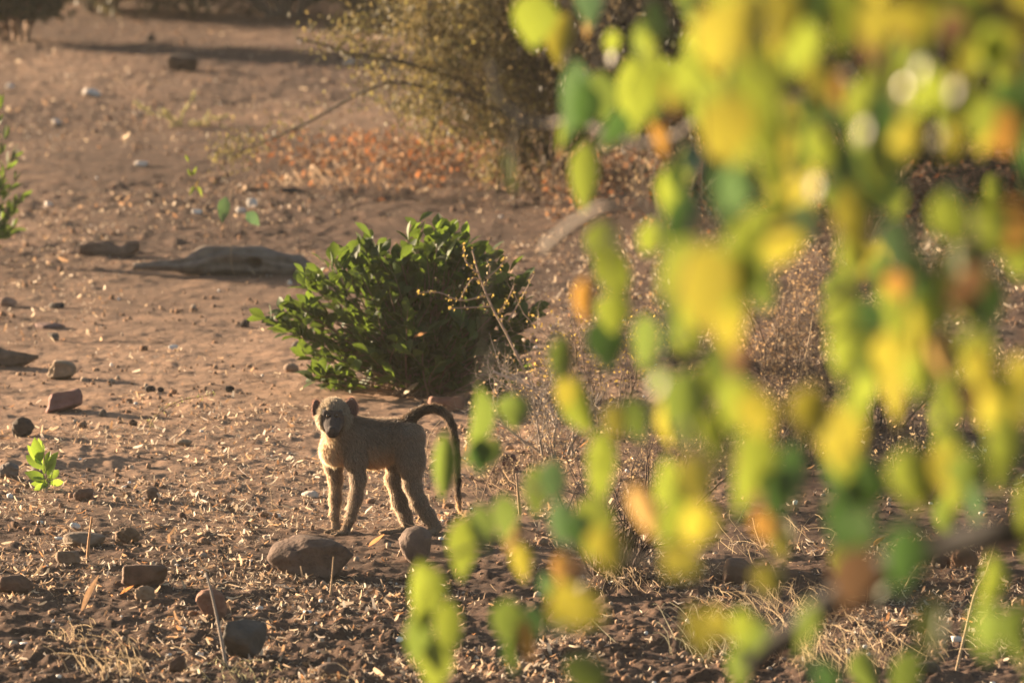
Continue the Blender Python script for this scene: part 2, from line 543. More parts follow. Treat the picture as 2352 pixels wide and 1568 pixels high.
rock('stone', 'small pale pointed stone below the tan flat stone', 'stone', 127, 188, 1264, 1302, (.25, .16, .105), 18, .8, .05)
rock('rock', 'brown slab with a crusty lump against its front', 'rock', 276, 383, 1293, 1358, BR, 49, .7, .05, None, 4, .12)
rock('crusty_lump', 'pale crusty soil lump leaning on the brown slab', 'clod', 308, 358, 1342, 1384, (.33, .22, .14), 20, .15, .22, None, 4)
rock('dung_ball', 'round crumbly dung ball beside the tan flat stone', 'dung', 263, 321, 1212, 1254, (.20, .12, .07), 25, .1, .22, None, 4)
rock('rock', 'brown rock with a flat top beside a pale blade of grass', 'rock', -25, 76, 1315, 1364, BR, 22, .8, .05)
rock('rock', 'reddish jagged rock standing behind the big dark rock', 'rock', 452, 522, 1348, 1422, RED, 23, .95, .05, None, 4, -.25)
rock('rock', 'big dark grey rock with a pale left edge', 'rock', 500, 611, 1408, 1518, (.105, .088, .075), 34, .8, .04, .12, 4, .3)
rock('stone', 'small brown stone in front of the dark rock', 'stone', 385, 438, 1503, 1549, BR, 35, .85, .05)
rock('soil_clod', 'brown soil clod beyond the big dark rock', 'clod', 728, 806, 1532, 1576, (.16, .10, .07), 26, .25, .14)
rock('pebble', 'smooth pale pebble left of the green bush', 'pebble', 650, 686, 835, 857, (.36, .25, .18), 27, .1, .03)
rock('pebble', 'dark dropping with a smaller one at its side', 'dung', 331, 357, 884, 901, DK, 28, .3, .1)
rock('pebble', 'tiny dark dropping beside a larger one', 'dung', 361, 377, 888, 901, DK, 29, .3, .1)
rock('pebble', 'dark squarish dropping alone on the bare soil', 'dung', 516, 539, 880, 900, (.05, .042, .04), 30, .7, .08)
rock('stone', 'pale pink stone lit on its left face beside the leafy sapling', 'stone', -2, 38, 682, 708, PINK, 31, .7, .05)
rock('stone', 'flat dark stone between the pink stone and the grey stone', 'stone', 110, 152, 696, 713, DK, 32, .6, .08)
rock('stone', 'low grey stone in the middle of the bare soil', 'stone', 112, 136, 764, 786, GR, 36, .6, .08)
rock('stone', 'thin reddish flat stone half sunk in the soil', 'stone', 78, 150, 740, 757, (.22, .13, .11), 37, .6, .06)
rock('rock', 'grey rock partly hidden by the left edge of the bush', 'rock', 668, 716, 785, 818, GR, 38, .6, .08)
rock('stone', 'dark stone left of the green bush tip', 'stone', 551, 574, 732, 753, DK, 39, .5, .1)
rock('rock', 'lone brown rock far back on the open soil', 'rock', 383, 457, 124, 168, (.125, .085, .062), 40, .7, .06)
rock('stone', 'small dark stone far back behind the lone brown rock', 'stone', 337, 358, 82, 100, DK, 41, .7, .06)
rock('stone', 'brown stone in front of the bright green sprout', 'stone', 168, 218, 1128, 1160, (.21, .125, .085), 42, .75, .05)
rock('stone', 'small upright brown stone in the open litter', 'stone', 335, 364, 1128, 1160, (.18, .115, .08), 43, .4, .08)
rock('rock', 'grey crumbly rock behind the bright green sprout', 'rock', -8, 48, 1062, 1102, (.21, .165, .14), 44, .3, .2)
rock('stone', 'small grey stone below the purplish red rock', 'stone', 227, 246, 940, 960, GR, 45, .5, .08)
rock('pebble', 'flat tan pebble on smooth soil left of the baboon head', 'pebble', 402, 441, 1010, 1026, TAN, 47, .2, .04)
rock('rock', 'dark red rock among dry twigs right of the baboon tail', 'rock', 1146, 1196, 1026, 1082, (.20, .10, .075), 48, .8, .05)
rock('rock', 'brown rock behind dry grass under the blurred leaves', 'rock', 1642, 1740, 1276, 1338, BR, 50, .6, .08)
rock('rock', 'rounded brown rock under the dark drooping branch', 'rock', 1928, 2042, 1346, 1392, (.15, .09, .065), 51, .5, .06)
rock('crusty_lump', 'rust coloured crusty lump beside the long bent stalk', 'clod', 2184, 2250, 1260, 1314, (.30, .16, .09), 52, .15, .22)
rock('stone', 'round grey brown stone touching the rusty crusty lump', 'stone', 2140, 2184, 1276, 1310, (.20, .125, .09), 53, .5, .06)
rock('rock', 'dark rock at the end of the long bent stalk', 'rock', 2090, 2165, 1515, 1552, (.07, .05, .042), 54, .5, .08)
for i, (x0, x1, y0, y1, lab) in enumerate((
        (308, 343, 372, 386, 'white chalky stone chip behind the yellow leaved seedling'),
        (100, 122, 460, 474, 'white stone chip behind the knotty wood chunk'),
        (183, 232, 206, 226, 'long white stone chip below the lone brown rock'),
        (116, 140, 273, 288, 'white stone chip behind the leafy sapling'),
        (386, 412, 794, 808, 'white pebble on the bare soil in front of the log'),
        (782, 815, 136, 152, 'pale stone behind the drooping thorn branch'),
        (565, 592, 455, 478, 'pale stone chip left of the dark flat bark piece'),
        (540, 566, 476, 490, 'grey white stone chip behind the green seedling leaf'),
        (700, 718, 626, 642, 'white pebble touching the right end of the log'),
        (660, 672, 644, 656, 'tiny white pebble between the log and the bush'),
        (440, 470, 488, 500, 'flat white stone chip beside the yellowish seedling'),
        (160, 186, 1206, 1222, 'white chip of stone beside the tan flat stone'),
        (690, 732, 1124, 1142, 'pale curled chip of bark lying left of the baboon'),
        (12, 34, 192, 204, 'white stone chip above the leafy sapling'))):
    rock('stone_chip', lab, 'stone', x0, x1, y0, y1, WH if i not in (5, 12) else (.5, .40, .32), 80 + i, .6, .06)

# ------------------------------------------------------------------ log and wood pieces
def wood_loft(name, label, cat, spine, prof, seed, col, dent=None, n=90, sides=28, group=None):
    """spine: picture points (x, y centre); prof: half heights in picture units; rests on the ground"""
    yb = max(p[1] + h for p, h in zip(spine, prof))
    g = gp(spine[len(spine) // 2][0], yb)
    sc_ = FV / (g.y / CP)
    root = g
    P = []
    t_in = np.linspace(0, 1, len(spine)); tt = np.linspace(0, 1, n)
    cx = np.interp(tt, t_in, [p[0] for p in spine]); cy = np.interp(tt, t_in, [p[1] for p in spine]); hh = np.interp(tt, t_in, prof)
    k = np.ones(7) / 7
    pad = lambda a: np.convolve(np.pad(a, 3, 'edge'), k, 'valid')
    cy = pad(cy); hh = pad(hh)
    rr = np.random.default_rng(seed)
    Vv = []; Cc = []
    for i in range(n):
        x = g.x + (cx[i] - spine[len(spine) // 2][0]) / sc_
        zc = (yb - cy[i]) / sc_ + g.z - .006
        r = hh[i] / sc_
        for j in range(sides):
            a = 2 * math.pi * j / sides
            rad = r * (1 + .36 * (vnoise(np.array([i * .085 + seed]), np.array([math.cos(a) * 3 + 7 + math.sin(a) * 2]), seed)[0] - .5) * 2
                       + .16 * (vnoise(np.array([i * .10]), np.array([j * .9]), seed + 2)[0] - .5) * 2
                       - .30 * max(0, vnoise(np.array([i * .018 + j * .05]), np.array([j * 1.7]), seed + 4)[0] - .62))
            y = g.y + r * .8 + math.cos(a) * rad * 1.0
            z = zc + math.sin(a) * rad
            if dent is not None:
                dx = (x - (g.x + (dent[0] - spine[len(spine) // 2][0]) / sc_)); dz = z - ((yb - dent[1]) / sc_ + g.z)
                q = math.hypot(dx / (dent[2] / sc_), dz / (dent[3] / sc_))
                if q < 1.25 and math.cos(a) < .2:
                    y += .09 * min(1, max(0, (1.25 - q) / .5))
            Vv.append((x, y, z))
            streak = .72 + .55 * vnoise(np.array([i * .03]), np.array([j * 2.3]), seed + 9)[0]
            Cc.append(tuple(c * streak for c in col))
    F = []
    for i in range(n - 1):
        for j in range(sides):
            j2 = (j + 1) % sides
            F.append((i * sides + j, (i + 1) * sides + j, (i + 1) * sides + j2, i * sides + j2))
    F.append(tuple(range(sides))); F.append(tuple((n - 1) * sides + j for j in range(sides))[::-1])
    Vv = np.array(Vv) - np.array(g)
    o = link(name, make_mesh(name, Vv, F, np.array(Cc), True), M_wood, None, g)
    return tag(o, label, cat, group)

wood_loft('fallen_log', 'grey weathered log with a knot hole lying on the soil', 'log',
          [(306, 611), (360, 606), (410, 606), (440, 604), (480, 597), (540, 599), (600, 602), (650, 608), (690, 611), (714, 616)],
          [7, 10, 14, 22, 31, 34, 33, 25, 21, 12], 3, (.150, .118, .096), (585, 604, 15, 11))
wood_loft('wood_chunk', 'knotty brown wood chunk behind the thin end of the log', 'wood',
          [(182, 572), (200, 571), (225, 572), (250, 571), (268, 576), (285, 571), (305, 566), (320, 560)],
          [12, 18, 19, 20, 13, 19, 18, 8], 8, (.14, .09, .065), None, 50, 20)
wood_loft('wood_chunk', 'splintered brown piece of wood beside the tan rock', 'wood',
          [(-60, 824), (-10, 822), (30, 822), (60, 823), (88, 815)], [20, 22, 20, 14, 4], 9, (.15, .10, .07), None, 50, 20)
wood_loft('bark_piece', 'dark flat piece of bark lying before the thorn bush', 'bark',
          [(628, 441), (650, 437), (680, 437), (704, 441)], [3, 8, 8, 3], 10, (.06, .045, .038), None, 30, 14)
wood_loft('bark_piece', 'dark sliver of bark under the end of the drooping branch', 'bark',
          [(540, 343), (560, 341), (584, 344)], [2, 5, 2], 12, (.06, .045, .038), None, 24, 12)

# ------------------------------------------------------------------ the young baboon
def build_baboon():
    H = .0034
    contact = gp(606.4 + 585 / 3.16, 882 + 1094 / 3.16)
    Yb = contact.y + .03
    def bp(zx, zy, d):
        return np.array(at(606.4 + zx / 3.16, 882 + zy / 3.16, Yb + d))
    lo = bp(330, 1120, 0) - np.array([0, .27, .04]); hi = bp(1470, 60, 0) + np.array([0, .16, .02])
    lo[0] -= .02; hi[0] += .02
    nx, ny, nz = [int(math.ceil((hi[i] - lo[i]) / H)) + 1 for i in range(3)]
    F = np.full((nx, ny, nz), .06, dtype=np.float32)
    T = np.zeros((nx, ny, nz), dtype=np.int8)
    B = np.full((nx, ny, nz), .06, dtype=np.float32)
    ax = [lo[i] + H * np.arange(n) for i, n in enumerate((nx, ny, nz))]
    def win(pmin, pmax):
        s_ = []
        for i in range(3):
            a = max(0, int((pmin[i] - .035 - lo[i]) / H)); b = min(F.shape[i], int((pmax[i] + .035 - lo[i]) / H) + 2)
            s_.append(slice(a, b))
        X, Y, Z = np.meshgrid(ax[0][s_[0]], ax[1][s_[1]], ax[2][s_[2]], indexing='ij')
        return tuple(s_), X, Y, Z
    def union(s_, d, k, tagn):
        d = d.astype(np.float32)
        f = F[s_]
        h = np.maximum(k - np.abs(f - d), 0) / k
        closer = d < B[s_]
        T[s_] = np.where(closer, tagn, T[s_]); B[s_] = np.where(closer, d, B[s_])
        F[s_] = np.minimum(f, d) - h * h * k * .25
    def cone(a, b, ra, rb, k=.02, tagn=1):
        a = np.asarray(a); b = np.asarray(b); r = max(ra, rb)
        s_, X, Y, Z = win(np.minimum(a, b) - r, np.maximum(a, b) + r)
        ab = b - a; L2 = float(ab @ ab) + 1e-12
        t = np.clip(((X - a[0]) * ab[0] + (Y - a[1]) * ab[1] + (Z - a[2]) * ab[2]) / L2, 0, 1)
        d = np.sqrt((X - a[0] - t * ab[0]) ** 2 + (Y - a[1] - t * ab[1]) ** 2 + (Z - a[2] - t * ab[2]) ** 2) - (ra + (rb - ra) * t)
        union(s_, d, k, tagn)
    def chain(pts, k=.02, tagn=1):
        for p, q in zip(pts[:-1], pts[1:]):
            m_ = .9 if tagn == 2 else 1.0
            cone(bp(*p[:3]), bp(*q[:3]), p[3] * m_, q[3] * m_, k, tagn)
    def ell(c, r, k=.012, tagn=1, rotz=0.0, roty=0.0, sub=False):
        c = np.asarray(c); rm = max(r)
        s_, X, Y, Z = win(c - rm, c + rm)
        x, y, z = X - c[0], Y - c[1], Z - c[2]
        cz, sz = math.cos(rotz), math.sin(rotz)
        x, y = x * cz + y * sz, -x * sz + y * cz
        cy, sy = math.cos(roty), math.sin(roty)
        x, z = x * cy + z * sy, -x * sy + z * cy
        q = np.sqrt((x / r[0]) ** 2 + (y / r[1]) ** 2 + (z / r[2]) ** 2)
        q2 = np.sqrt((x / r[0] ** 2) ** 2 + (y / r[1] ** 2) ** 2 + (z / r[2] ** 2) ** 2) + 1e-9
        d = q * (q - 1) / q2
        if sub:
            f = F[s_]; d = -d
            h = np.maximum(k - np.abs(f - d), 0) / k
            F[s_] = np.maximum(f, d) + h * h * k * .25
        else:
            union(s_, d, k, tagn)
    # tags: 1 body 2 limb 3 tail 4 head 5 face 6 ear 7 hand/foot
    chain([(560, 425, -.02, .054), (640, 402, -.01, .062), (785, 432, 0, .068), (900, 408, .0, .055), (990, 385, .0, .046), (1055, 380, .0, .040)], .03, 1)
    chain([(500, 500, -.03, .034), (560, 440, -.02, .048)], .03, 1)
    # tail
    chain([(1000, 325, 0, .026), (1050, 262, 0, .018), (1100, 215, 0, .0145), (1160, 185, 0, .0125), (1225, 176, .0, .0115), (1285, 190, 0, .011), (1335, 235, 0, .0105),
           (1368, 310, 0, .010), (1388, 410, 0, .0095), (1400, 540, 0, .009), (1405, 700, 0, .0085), (1409, 820, 0, .0075), (1418, 905, 0, .005)], .008, 3)
    # near arm
    chain([(640, 400, -.055, .040), (660, 540, -.062, .030), (684, 690, -.058, .0235)], .025, 2)
    chain([(684, 690, -.058, .0225), (665, 830, -.052, .019), (622, 985, -.044, .0145)], .014, 2)
    chain([(622, 985, -.044, .0140), (596, 1050, -.04, .0125), (578, 1074, -.046, .010)], .012, 7)
    # far arm
    chain([(480, 490, .02, .034), (505, 590, .03, .026), (520, 690, .032, .0205)], .02, 2)
    chain([(520, 690, .032, .0205), (518, 830, .03, .017), (512, 960, .026, .0135)], .014, 2)
    chain([(512, 960, .026, .0130), (524, 1030, .022, .0115), (532, 1052, .016, .009)], .012, 7)
    for (bx, by, bd) in ((578, 1074, -.046), (532, 1054, .016)):
        for q in range(4):
            o_ = (q - 1.5) * .0085
            p0 = bp(bx, by, bd) + np.array([o_ * .9 - .002, -.002, 0])
            gx = p0 + np.array([-.012 + o_ * .3, -.008, 0]); gx[2] = gz(gx[0], gx[1]) + .006
            ex = gx + np.array([-.009, -.006 + o_ * .2, -.001])
            cone(p0, gx, .0056, .0050, .004, 7); cone(gx, ex, .005, .0042, .004, 7)
        p0 = bp(bx, by, bd) + np.array([.012, .002, .004]); cone(p0, p0 + np.array([.006, -.012, -.008]), .0055, .0042, .004, 7)
    # near hind leg
    chain([(1050, 410, -.035, .052), (1068, 560, -.048, .040), (1076, 730, -.05, .0265)], .03, 2)
    chain([(1076, 730, -.05, .0265), (1125, 860, -.05, .0245), (1190, 950, -.048, .019), (1238, 1020, -.046, .0155)], .016, 2)
    chain([(1252, 1035, -.046, .0165), (1226, 1075, -.056, .014), (1150, 1090, -.07, .0115)], .012, 7)
    # far hind leg
    chain([(1020, 420, .03, .046), (980, 560, .025, .036), (942, 690, .02, .0245)], .025, 2)
    chain([(942, 690, .02, .0245), (985, 850, .012, .0235), (1025, 950, .004, .0185), (1050, 1035, -.002, .0155)], .016, 2)
    chain([(1062, 1052, -.002, .0165), (1000, 1068, -.008, .0125), (915, 1080, -.014, .0105)], .012, 7)
    for (bx, by, bd) in ((1150, 1090, -.07), (915, 1080, -.014)):
        for q in range(4):
            o_ = (q - 1.5) * .0075
            p0 = bp(bx, by, bd) + np.array([.004, o_, 0])
            e = p0 + np.array([-.020, o_ * .3, .002]); e[2] = gz(e[0], e[1]) + .008
            f_ = e + np.array([-.018 + abs(o_) * .4, 0, -.003])
            cone(p0, e, .0058, .0052, .004, 7); cone(e, f_, .0052, .0042, .004, 7)
    # neck and head (turned to the camera)
    chain([(620, 390, -.02, .056), (560, 320, -.055, .044), (520, 250, -.09, .042)], .03, 1)
    ell(bp(502, 205, -.098), (.0420, .052, .0455), .02, 4)
    ell(bp(450, 247, -.102), (.027, .03, .036), .02, 4)
    ell(bp(552, 252, -.098), (.028, .03, .036), .02, 4)
    chain([(500, 258, -.118, .030), (498, 300, -.145, .0245), (497, 338, -.168, .0205)], .014, 5)
    ell(bp(497, 352, -.166), (.0185, .02, .0155), .01, 5)
    cone(bp(447, 208, -.138), bp(545, 207, -.138), .0085, .0085, .008, 5)
    cone(bp(496, 215, -.145), bp(496, 300, -.168), .0075, .0085, .008, 5)
    cone(bp(486, 324, -.186), bp(506, 324, -.186), .0070, .0070, .006, 5)
    for ex in (466, 525):
        ell(bp(ex, 228, -.158), (.0105, .013, .0075), .005, 5, sub=True)
    for ex in (485, 508):
        ell(bp(ex, 328, -.196), (.0032, .006, .0030), .002, 5, sub=True)
    s_mouth = [(458, 358, -.178), (478, 368, -.190), (497, 371, -.193), (516, 368, -.190), (536, 358, -.178)]
    for a, b in zip(s_mouth[:-1], s_mouth[1:]):
        m_ = (bp(*a) + bp(*b)) / 2
        ell(m_, (.0055, .005, .0016), .002, 5, sub=True)
    # ears
    ell(bp(636, 172, -.085), (.0225, .0065, .0290), .008, 6, rotz=-.35, roty=.12)
    ell(bp(638, 126, -.083), (.0085, .005, .0130), .010, 6, rotz=-.35, roty=.1)
    ell(bp(641, 176, -.0935), (.0160, .006, .0215), .003, 6, rotz=-.35, roty=.12, sub=True)
    ell(bp(374, 185, -.085), (.0120, .0065, .0280), .008, 6, rotz=.7)
    ell(bp(380, 136, -.083), (.006, .005, .0105), .010, 6, rotz=.7)
    ell(bp(369, 188, -.093), (.007, .005, .0190), .003, 6, rotz=.7, sub=True)

    # surface nets
    ins = F < 0
    c = [F[i:nx - 1 + i, j:ny - 1 + j, k:nz - 1 + k] for i in (0, 1) for j in (0, 1) for k in (0, 1)]
    cnt = sum((a < 0).astype(np.int8) for a in c)
    act = np.argwhere((cnt > 0) & (cnt < 8))
    A = np.stack([a[act[:, 0], act[:, 1], act[:, 2]] for a in c], 1)
    offs = np.array([(i, j, k) for i in (0, 1) for j in (0, 1) for k in (0, 1)], float)
    acc = np.zeros((len(act), 3)); wt = np.zeros(len(act))
    for i in range(8):
        for j in range(i + 1, 8):
            if np.abs(offs[i] - offs[j]).sum() != 1: continue
            m = (A[:, i] < 0) != (A[:, j] < 0)
            t = A[:, i] / np.where(m, A[:, i] - A[:, j], 1)
            p = offs[i] + (offs[j] - offs[i]) * t[:, None]
            acc += np.where(m[:, None], p, 0); wt += m
    Vv = lo + (act + acc / wt[:, None]) * H
    idx = np.full((nx, ny, nz), -1, dtype=np.int32)
    idx[act[:, 0], act[:, 1], act[:, 2]] = np.arange(len(act))
    Q = []
    for axn in range(3):
        sl0 = [slice(1, -1)] * 3; sl1 = [slice(1, -1)] * 3
        sl0[axn] = slice(0, -1); sl1[axn] = slice(1, None)
        a = ins[tuple(sl0)]; b = ins[tuple(sl1)]
        e = np.argwhere(a != b)
        flip = a[e[:, 0], e[:, 1], e[:, 2]]
        o_ = np.ones(3, int); o_[axn] = 0
        e = e + o_
        u, v = [(1, 2), (2, 0), (0, 1)][axn]
        du = np.zeros(3, int); du[u] = 1; dv = np.zeros(3, int); dv[v] = 1
        g = lambda q: idx[q[:, 0], q[:, 1], q[:, 2]]
        q = np.stack([g(e - du - dv), g(e - dv), g(e), g(e - du)], 1)
        q = np.where(flip[:, None], q, q[:, ::-1])
        Q.append(q)
    Q = np.concatenate(Q); Q = Q[(Q >= 0).all(1)]
    # keep only the largest connected piece is not needed: all primitives overlap
    # a few rounds of smoothing
    E = np.concatenate([Q[:, [0, 1]], Q[:, [1, 2]], Q[:, [2, 3]], Q[:, [3, 0]]])
    tg = T[act[:, 0], act[:, 1], act[:, 2]]
    soft = np.where((tg == 5) | (tg == 7) | (tg == 6), .15, .5)[:, None]
    for _ in range(4):
        sm = np.zeros_like(Vv); n_ = np.zeros(len(Vv))
        np.add.at(sm, E[:, 0], Vv[E[:, 1]]); np.add.at(n_, E[:, 0], 1)
        np.add.at(sm, E[:, 1], Vv[E[:, 0]]); np.add.at(n_, E[:, 1], 1)
        Vv = Vv + soft * (sm / np.maximum(n_, 1)[:, None] - Vv)
    # coat colours
    vx, vy = proj(Vv)
    zx = (vx - 606.4) * 3.16; zy = (vy - 882) * 3.16
    col = np.tile(np.array([.172, .147, .126]), (len(Vv), 1))
    def blend(mask, c_):
        nonlocal col
        mask = np.clip(mask, 0, 1)[:, None]
        col = col * (1 - mask) + np.array(c_) * mask
    body = (tg == 1)
    blend(body * (340 - zy) / 90, (.080, .064, .052))                      # dark saddle
    blend(body * (zy - 430) / 150, (.34, .235, .155))                      # pale belly
    d_in = Vv[:, 1] - Yb
    blend(body * np.clip((560 - zx) / 60, 0, 1) * np.clip((zy - 330) / 60, 0, 1), (.34, .27, .205))
    blend(((tg == 2) & (zx > 880)) * np.clip((d_in - .0) / .03, 0, 1), (.36, .26, .18))
    blend(((tg == 2) & (zx < 800)) * np.clip((d_in - .01) / .03, 0, 1), (.33, .25, .18))
    blend((tg == 3) * np.clip((1000 - zy) / 200, 0, 1), (.050, .036, .027))
    blend((tg == 3) * np.clip((zy - 780) / 120, 0, 1), (.26, .18, .11))
    blend(tg == 4, (.200, .178, .148))
    blend((tg == 5) | ((tg == 4) & (((zx - 500) / 82) ** 2 + ((zy - 250) / 62) ** 2 < 1) & (d_in < -.11)), (.060, .048, .046))
    blend((tg == 5) * np.clip((zy - 345) / 15, 0, 1), (.035, .028, .026))
    blend(tg == 6, (.13, .075, .065))
    blend(tg == 7, (.15, .115, .085))
    root = thing('baboon', 'young grey brown baboon standing on all fours looking at the camera', 'baboon', (contact.x + .12, Yb, float(gh(contact.x + .12, Yb))))
    skin = material('baboon_coat', src='attr', rough=.9, spec=.15, var=.22, vscale=160, bump=.35, bscale=420)
    bo = world_part('body', Vv, Q, skin, root, col, True)
    # eyes
    eye_m = material('eye', (.035, .022, .014), rough=.12, spec=.6, var=0)
    D, Fi = ICO[2]
    for ex in (466, 525):
        c_ = bp(ex, 228, -.146)
        world_part('eye', D * .0078 + c_, Fi, eye_m, root, None, True)
    # fur: fine tapering hairs
    me = bo.data
    nrm = np.zeros((len(Vv), 3), dtype=np.float32)
    me.vertex_normals.foreach_get('vector', nrm.ravel()) if False else None
    fn = np.cross(Vv[Q[:, 2]] - Vv[Q[:, 0]], Vv[Q[:, 3]] - Vv[Q[:, 1]])
    nn = np.zeros_like(Vv)
    for q in range(4): np.add.at(nn, Q[:, q], fn)
    nn /= np.linalg.norm(nn, axis=1)[:, None] + 1e-12
    if ((nn * (Vv - Vv.mean(0))).sum(1)).mean() < 0: nn = -nn
    prob = np.ones(len(Vv))
    face = (tg == 5) | ((tg == 4) & (((zx - 500) / 80) ** 2 + ((zy - 252) / 60) ** 2 < 1) & (d_in < -.11))
    prob[face] = 0.0
    prob[tg == 7] = .35
    inner_ear = (tg == 6) & (nn[:, 1] < -.3)
    prob[inner_ear] = .05
    prob /= prob.sum()
    n = 130000
    pick = rng.choice(len(Vv), n, p=prob)
    P = Vv[pick] + rng.normal(0, .0012, (n, 3)); N_ = nn[pick]; tp = tg[pick]
    flow = np.tile(np.array([.55, 0, -.75]), (n, 1))
    flow[tp == 2] = (.25, 0, -1)
    flow[tp == 4] = (0, .75, .25)
    flow[(tp == 4) & (zy[pick] > 215)] = (0, .55, -.75)
    tl = tp == 3
    flow[tl] = np.where((zx[pick][tl] < 1240)[:, None], np.array([.9, 0, .2]), np.array([.15, 0, -1]))
    flow[tp == 7] = (-.3, 0, -.8)
    flow -= N_ * (flow * N_).sum(1)[:, None]
    Dr = N_ * .55 + flow * .85 + rng.normal(0, .11, (n, 3))
    Dr /= np.linalg.norm(Dr, axis=1)[:, None]
    Ln = np.select([tp == 1, tp == 2, tp == 3, tp == 4, tp == 6, tp == 7], [.0135, .0095, .0085, .0085, .0070, .004], .008) * rng.uniform(.55, 1.25, n)
    Ln = np.where((tp == 4) & (zy[pick] > 215), Ln * 1.35, Ln)
    Ln = np.where(rng.uniform(size=n) < .08, Ln * 1.6, Ln)
    side = np.cross(Dr, rng.normal(size=(n, 3))); side /= np.linalg.norm(side, axis=1)[:, None]
    wd = rng.uniform(.0003, .0006, n)[:, None]
    mid = P + Dr * (Ln * .5)[:, None]
    droop = flow * (Ln * .18)[:, None] + np.array([0, 0, -.0008])
    tip = P + Dr * Ln[:, None] + droop
    P0 = P - N_ * .001
    V = np.stack([P0 - side * wd, P0 + side * wd, mid - side * wd * .8, mid + side * wd * .8, tip], 1).reshape(-1, 3)
    i = np.arange(n) * 5
    T3 = np.concatenate([np.stack([i, i + 1, i + 3], -1), np.stack([i, i + 3, i + 2], -1), np.stack([i + 2, i + 3, i + 4], -1)])
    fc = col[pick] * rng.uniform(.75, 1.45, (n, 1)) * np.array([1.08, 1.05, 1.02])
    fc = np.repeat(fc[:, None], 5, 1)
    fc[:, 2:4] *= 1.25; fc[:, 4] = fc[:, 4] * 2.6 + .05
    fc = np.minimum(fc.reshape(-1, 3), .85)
    fur_m = material('baboon_fur', src='attr', rough=.5, spec=.5, var=0, transl=.68, tcol=(1.36, 1.27, 1.14))
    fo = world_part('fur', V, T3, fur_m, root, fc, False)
    fo['kind'] = 'stuff'
    return root
build_baboon()

# ------------------------------------------------------------------ leaves for shrubs and trees
def leaf_mesh(name, L, W, fold=.18, curl=.2, shape='ovate', n=6, twist=0.0):
    V = []; F = []
    for i in range(n):
        t = i / (n - 1)
        if shape == 'ovate': wv = math.sin(math.pi * min(1, t ** .72)) ** .9 if 0 < t < 1 else 0
        elif shape == 'obovate': wv = math.sin(math.pi * t ** 1.35) ** .85 if 0 < t < 1 else 0
        else: wv = math.sin(math.pi * t) ** .7 if 0 < t < 1 else 0
        wv = max(wv, .06 if i == 0 else .02) * W * .5
        z = -curl * L * t * t
        tw = twist * t
        up = fold * wv
        V += [(-wv * math.cos(tw), L * t, z + up + wv * math.sin(tw)), (0, L * t, z), (wv * math.cos(tw), L * t, z + up - wv * math.sin(tw))]
    for i in range(n - 1):
        a = i * 3
        F += [(a, a + 1, a + 4, a + 3), (a + 1, a + 2, a + 5, a + 4)]
    return make_mesh(name, np.array(V), F, None, True)

def orient(axis, normal):
    y = Vector(axis).normalized()
    z = Vector(normal); z = z - y * z.dot(y)
    z = z.normalized() if z.length > 1e-5 else y.orthogonal().normalized()
    x = y.cross(z)
    return Matrix((x, y, z)).transposed()

def place_leaf(name, me, base, axis, normal, scale, parent, mat=None):
    o = bpy.data.objects.new(name, me)
    COL.objects.link(o)
    o.parent = parent
    M = orient(axis, normal)
    o.matrix_local = Matrix.Translation(Vector(base) - Vector(parent.location)) @ M.to_4x4() @ Matrix.Diagonal((*scale, 1))
    if mat is not None:
        o.material_slots[0].link = 'OBJECT'; o.material_slots[0].material = mat
    return o

def leaf_arrays(me):
    v = np.zeros(len(me.vertices) * 3, dtype=np.float32); me.vertices.foreach_get('co', v)
    return v.reshape(-1, 3), [tuple(p.vertices) for p in me.polygons]

def joined_leaves(name, me, specs, mat, parent):
    """specs: (base, axis, normal, (sx, sy, sz)) - one mesh, the leaves past the 300 largest"""
    v, f = leaf_arrays(me); f = np.array(f)
    VV = []; FF = []
    for k, (b, a, n, s_) in enumerate(specs):
        M = np.array(orient(a, n))
        VV.append((v * np.array(s_)) @ M.T + np.array(b)); FF.append(f + k * len(v))
    o = world_part(name, np.concatenate(VV), np.concatenate(FF), mat, parent, None, True)
    o['kind'] = 'stuff'
    return o

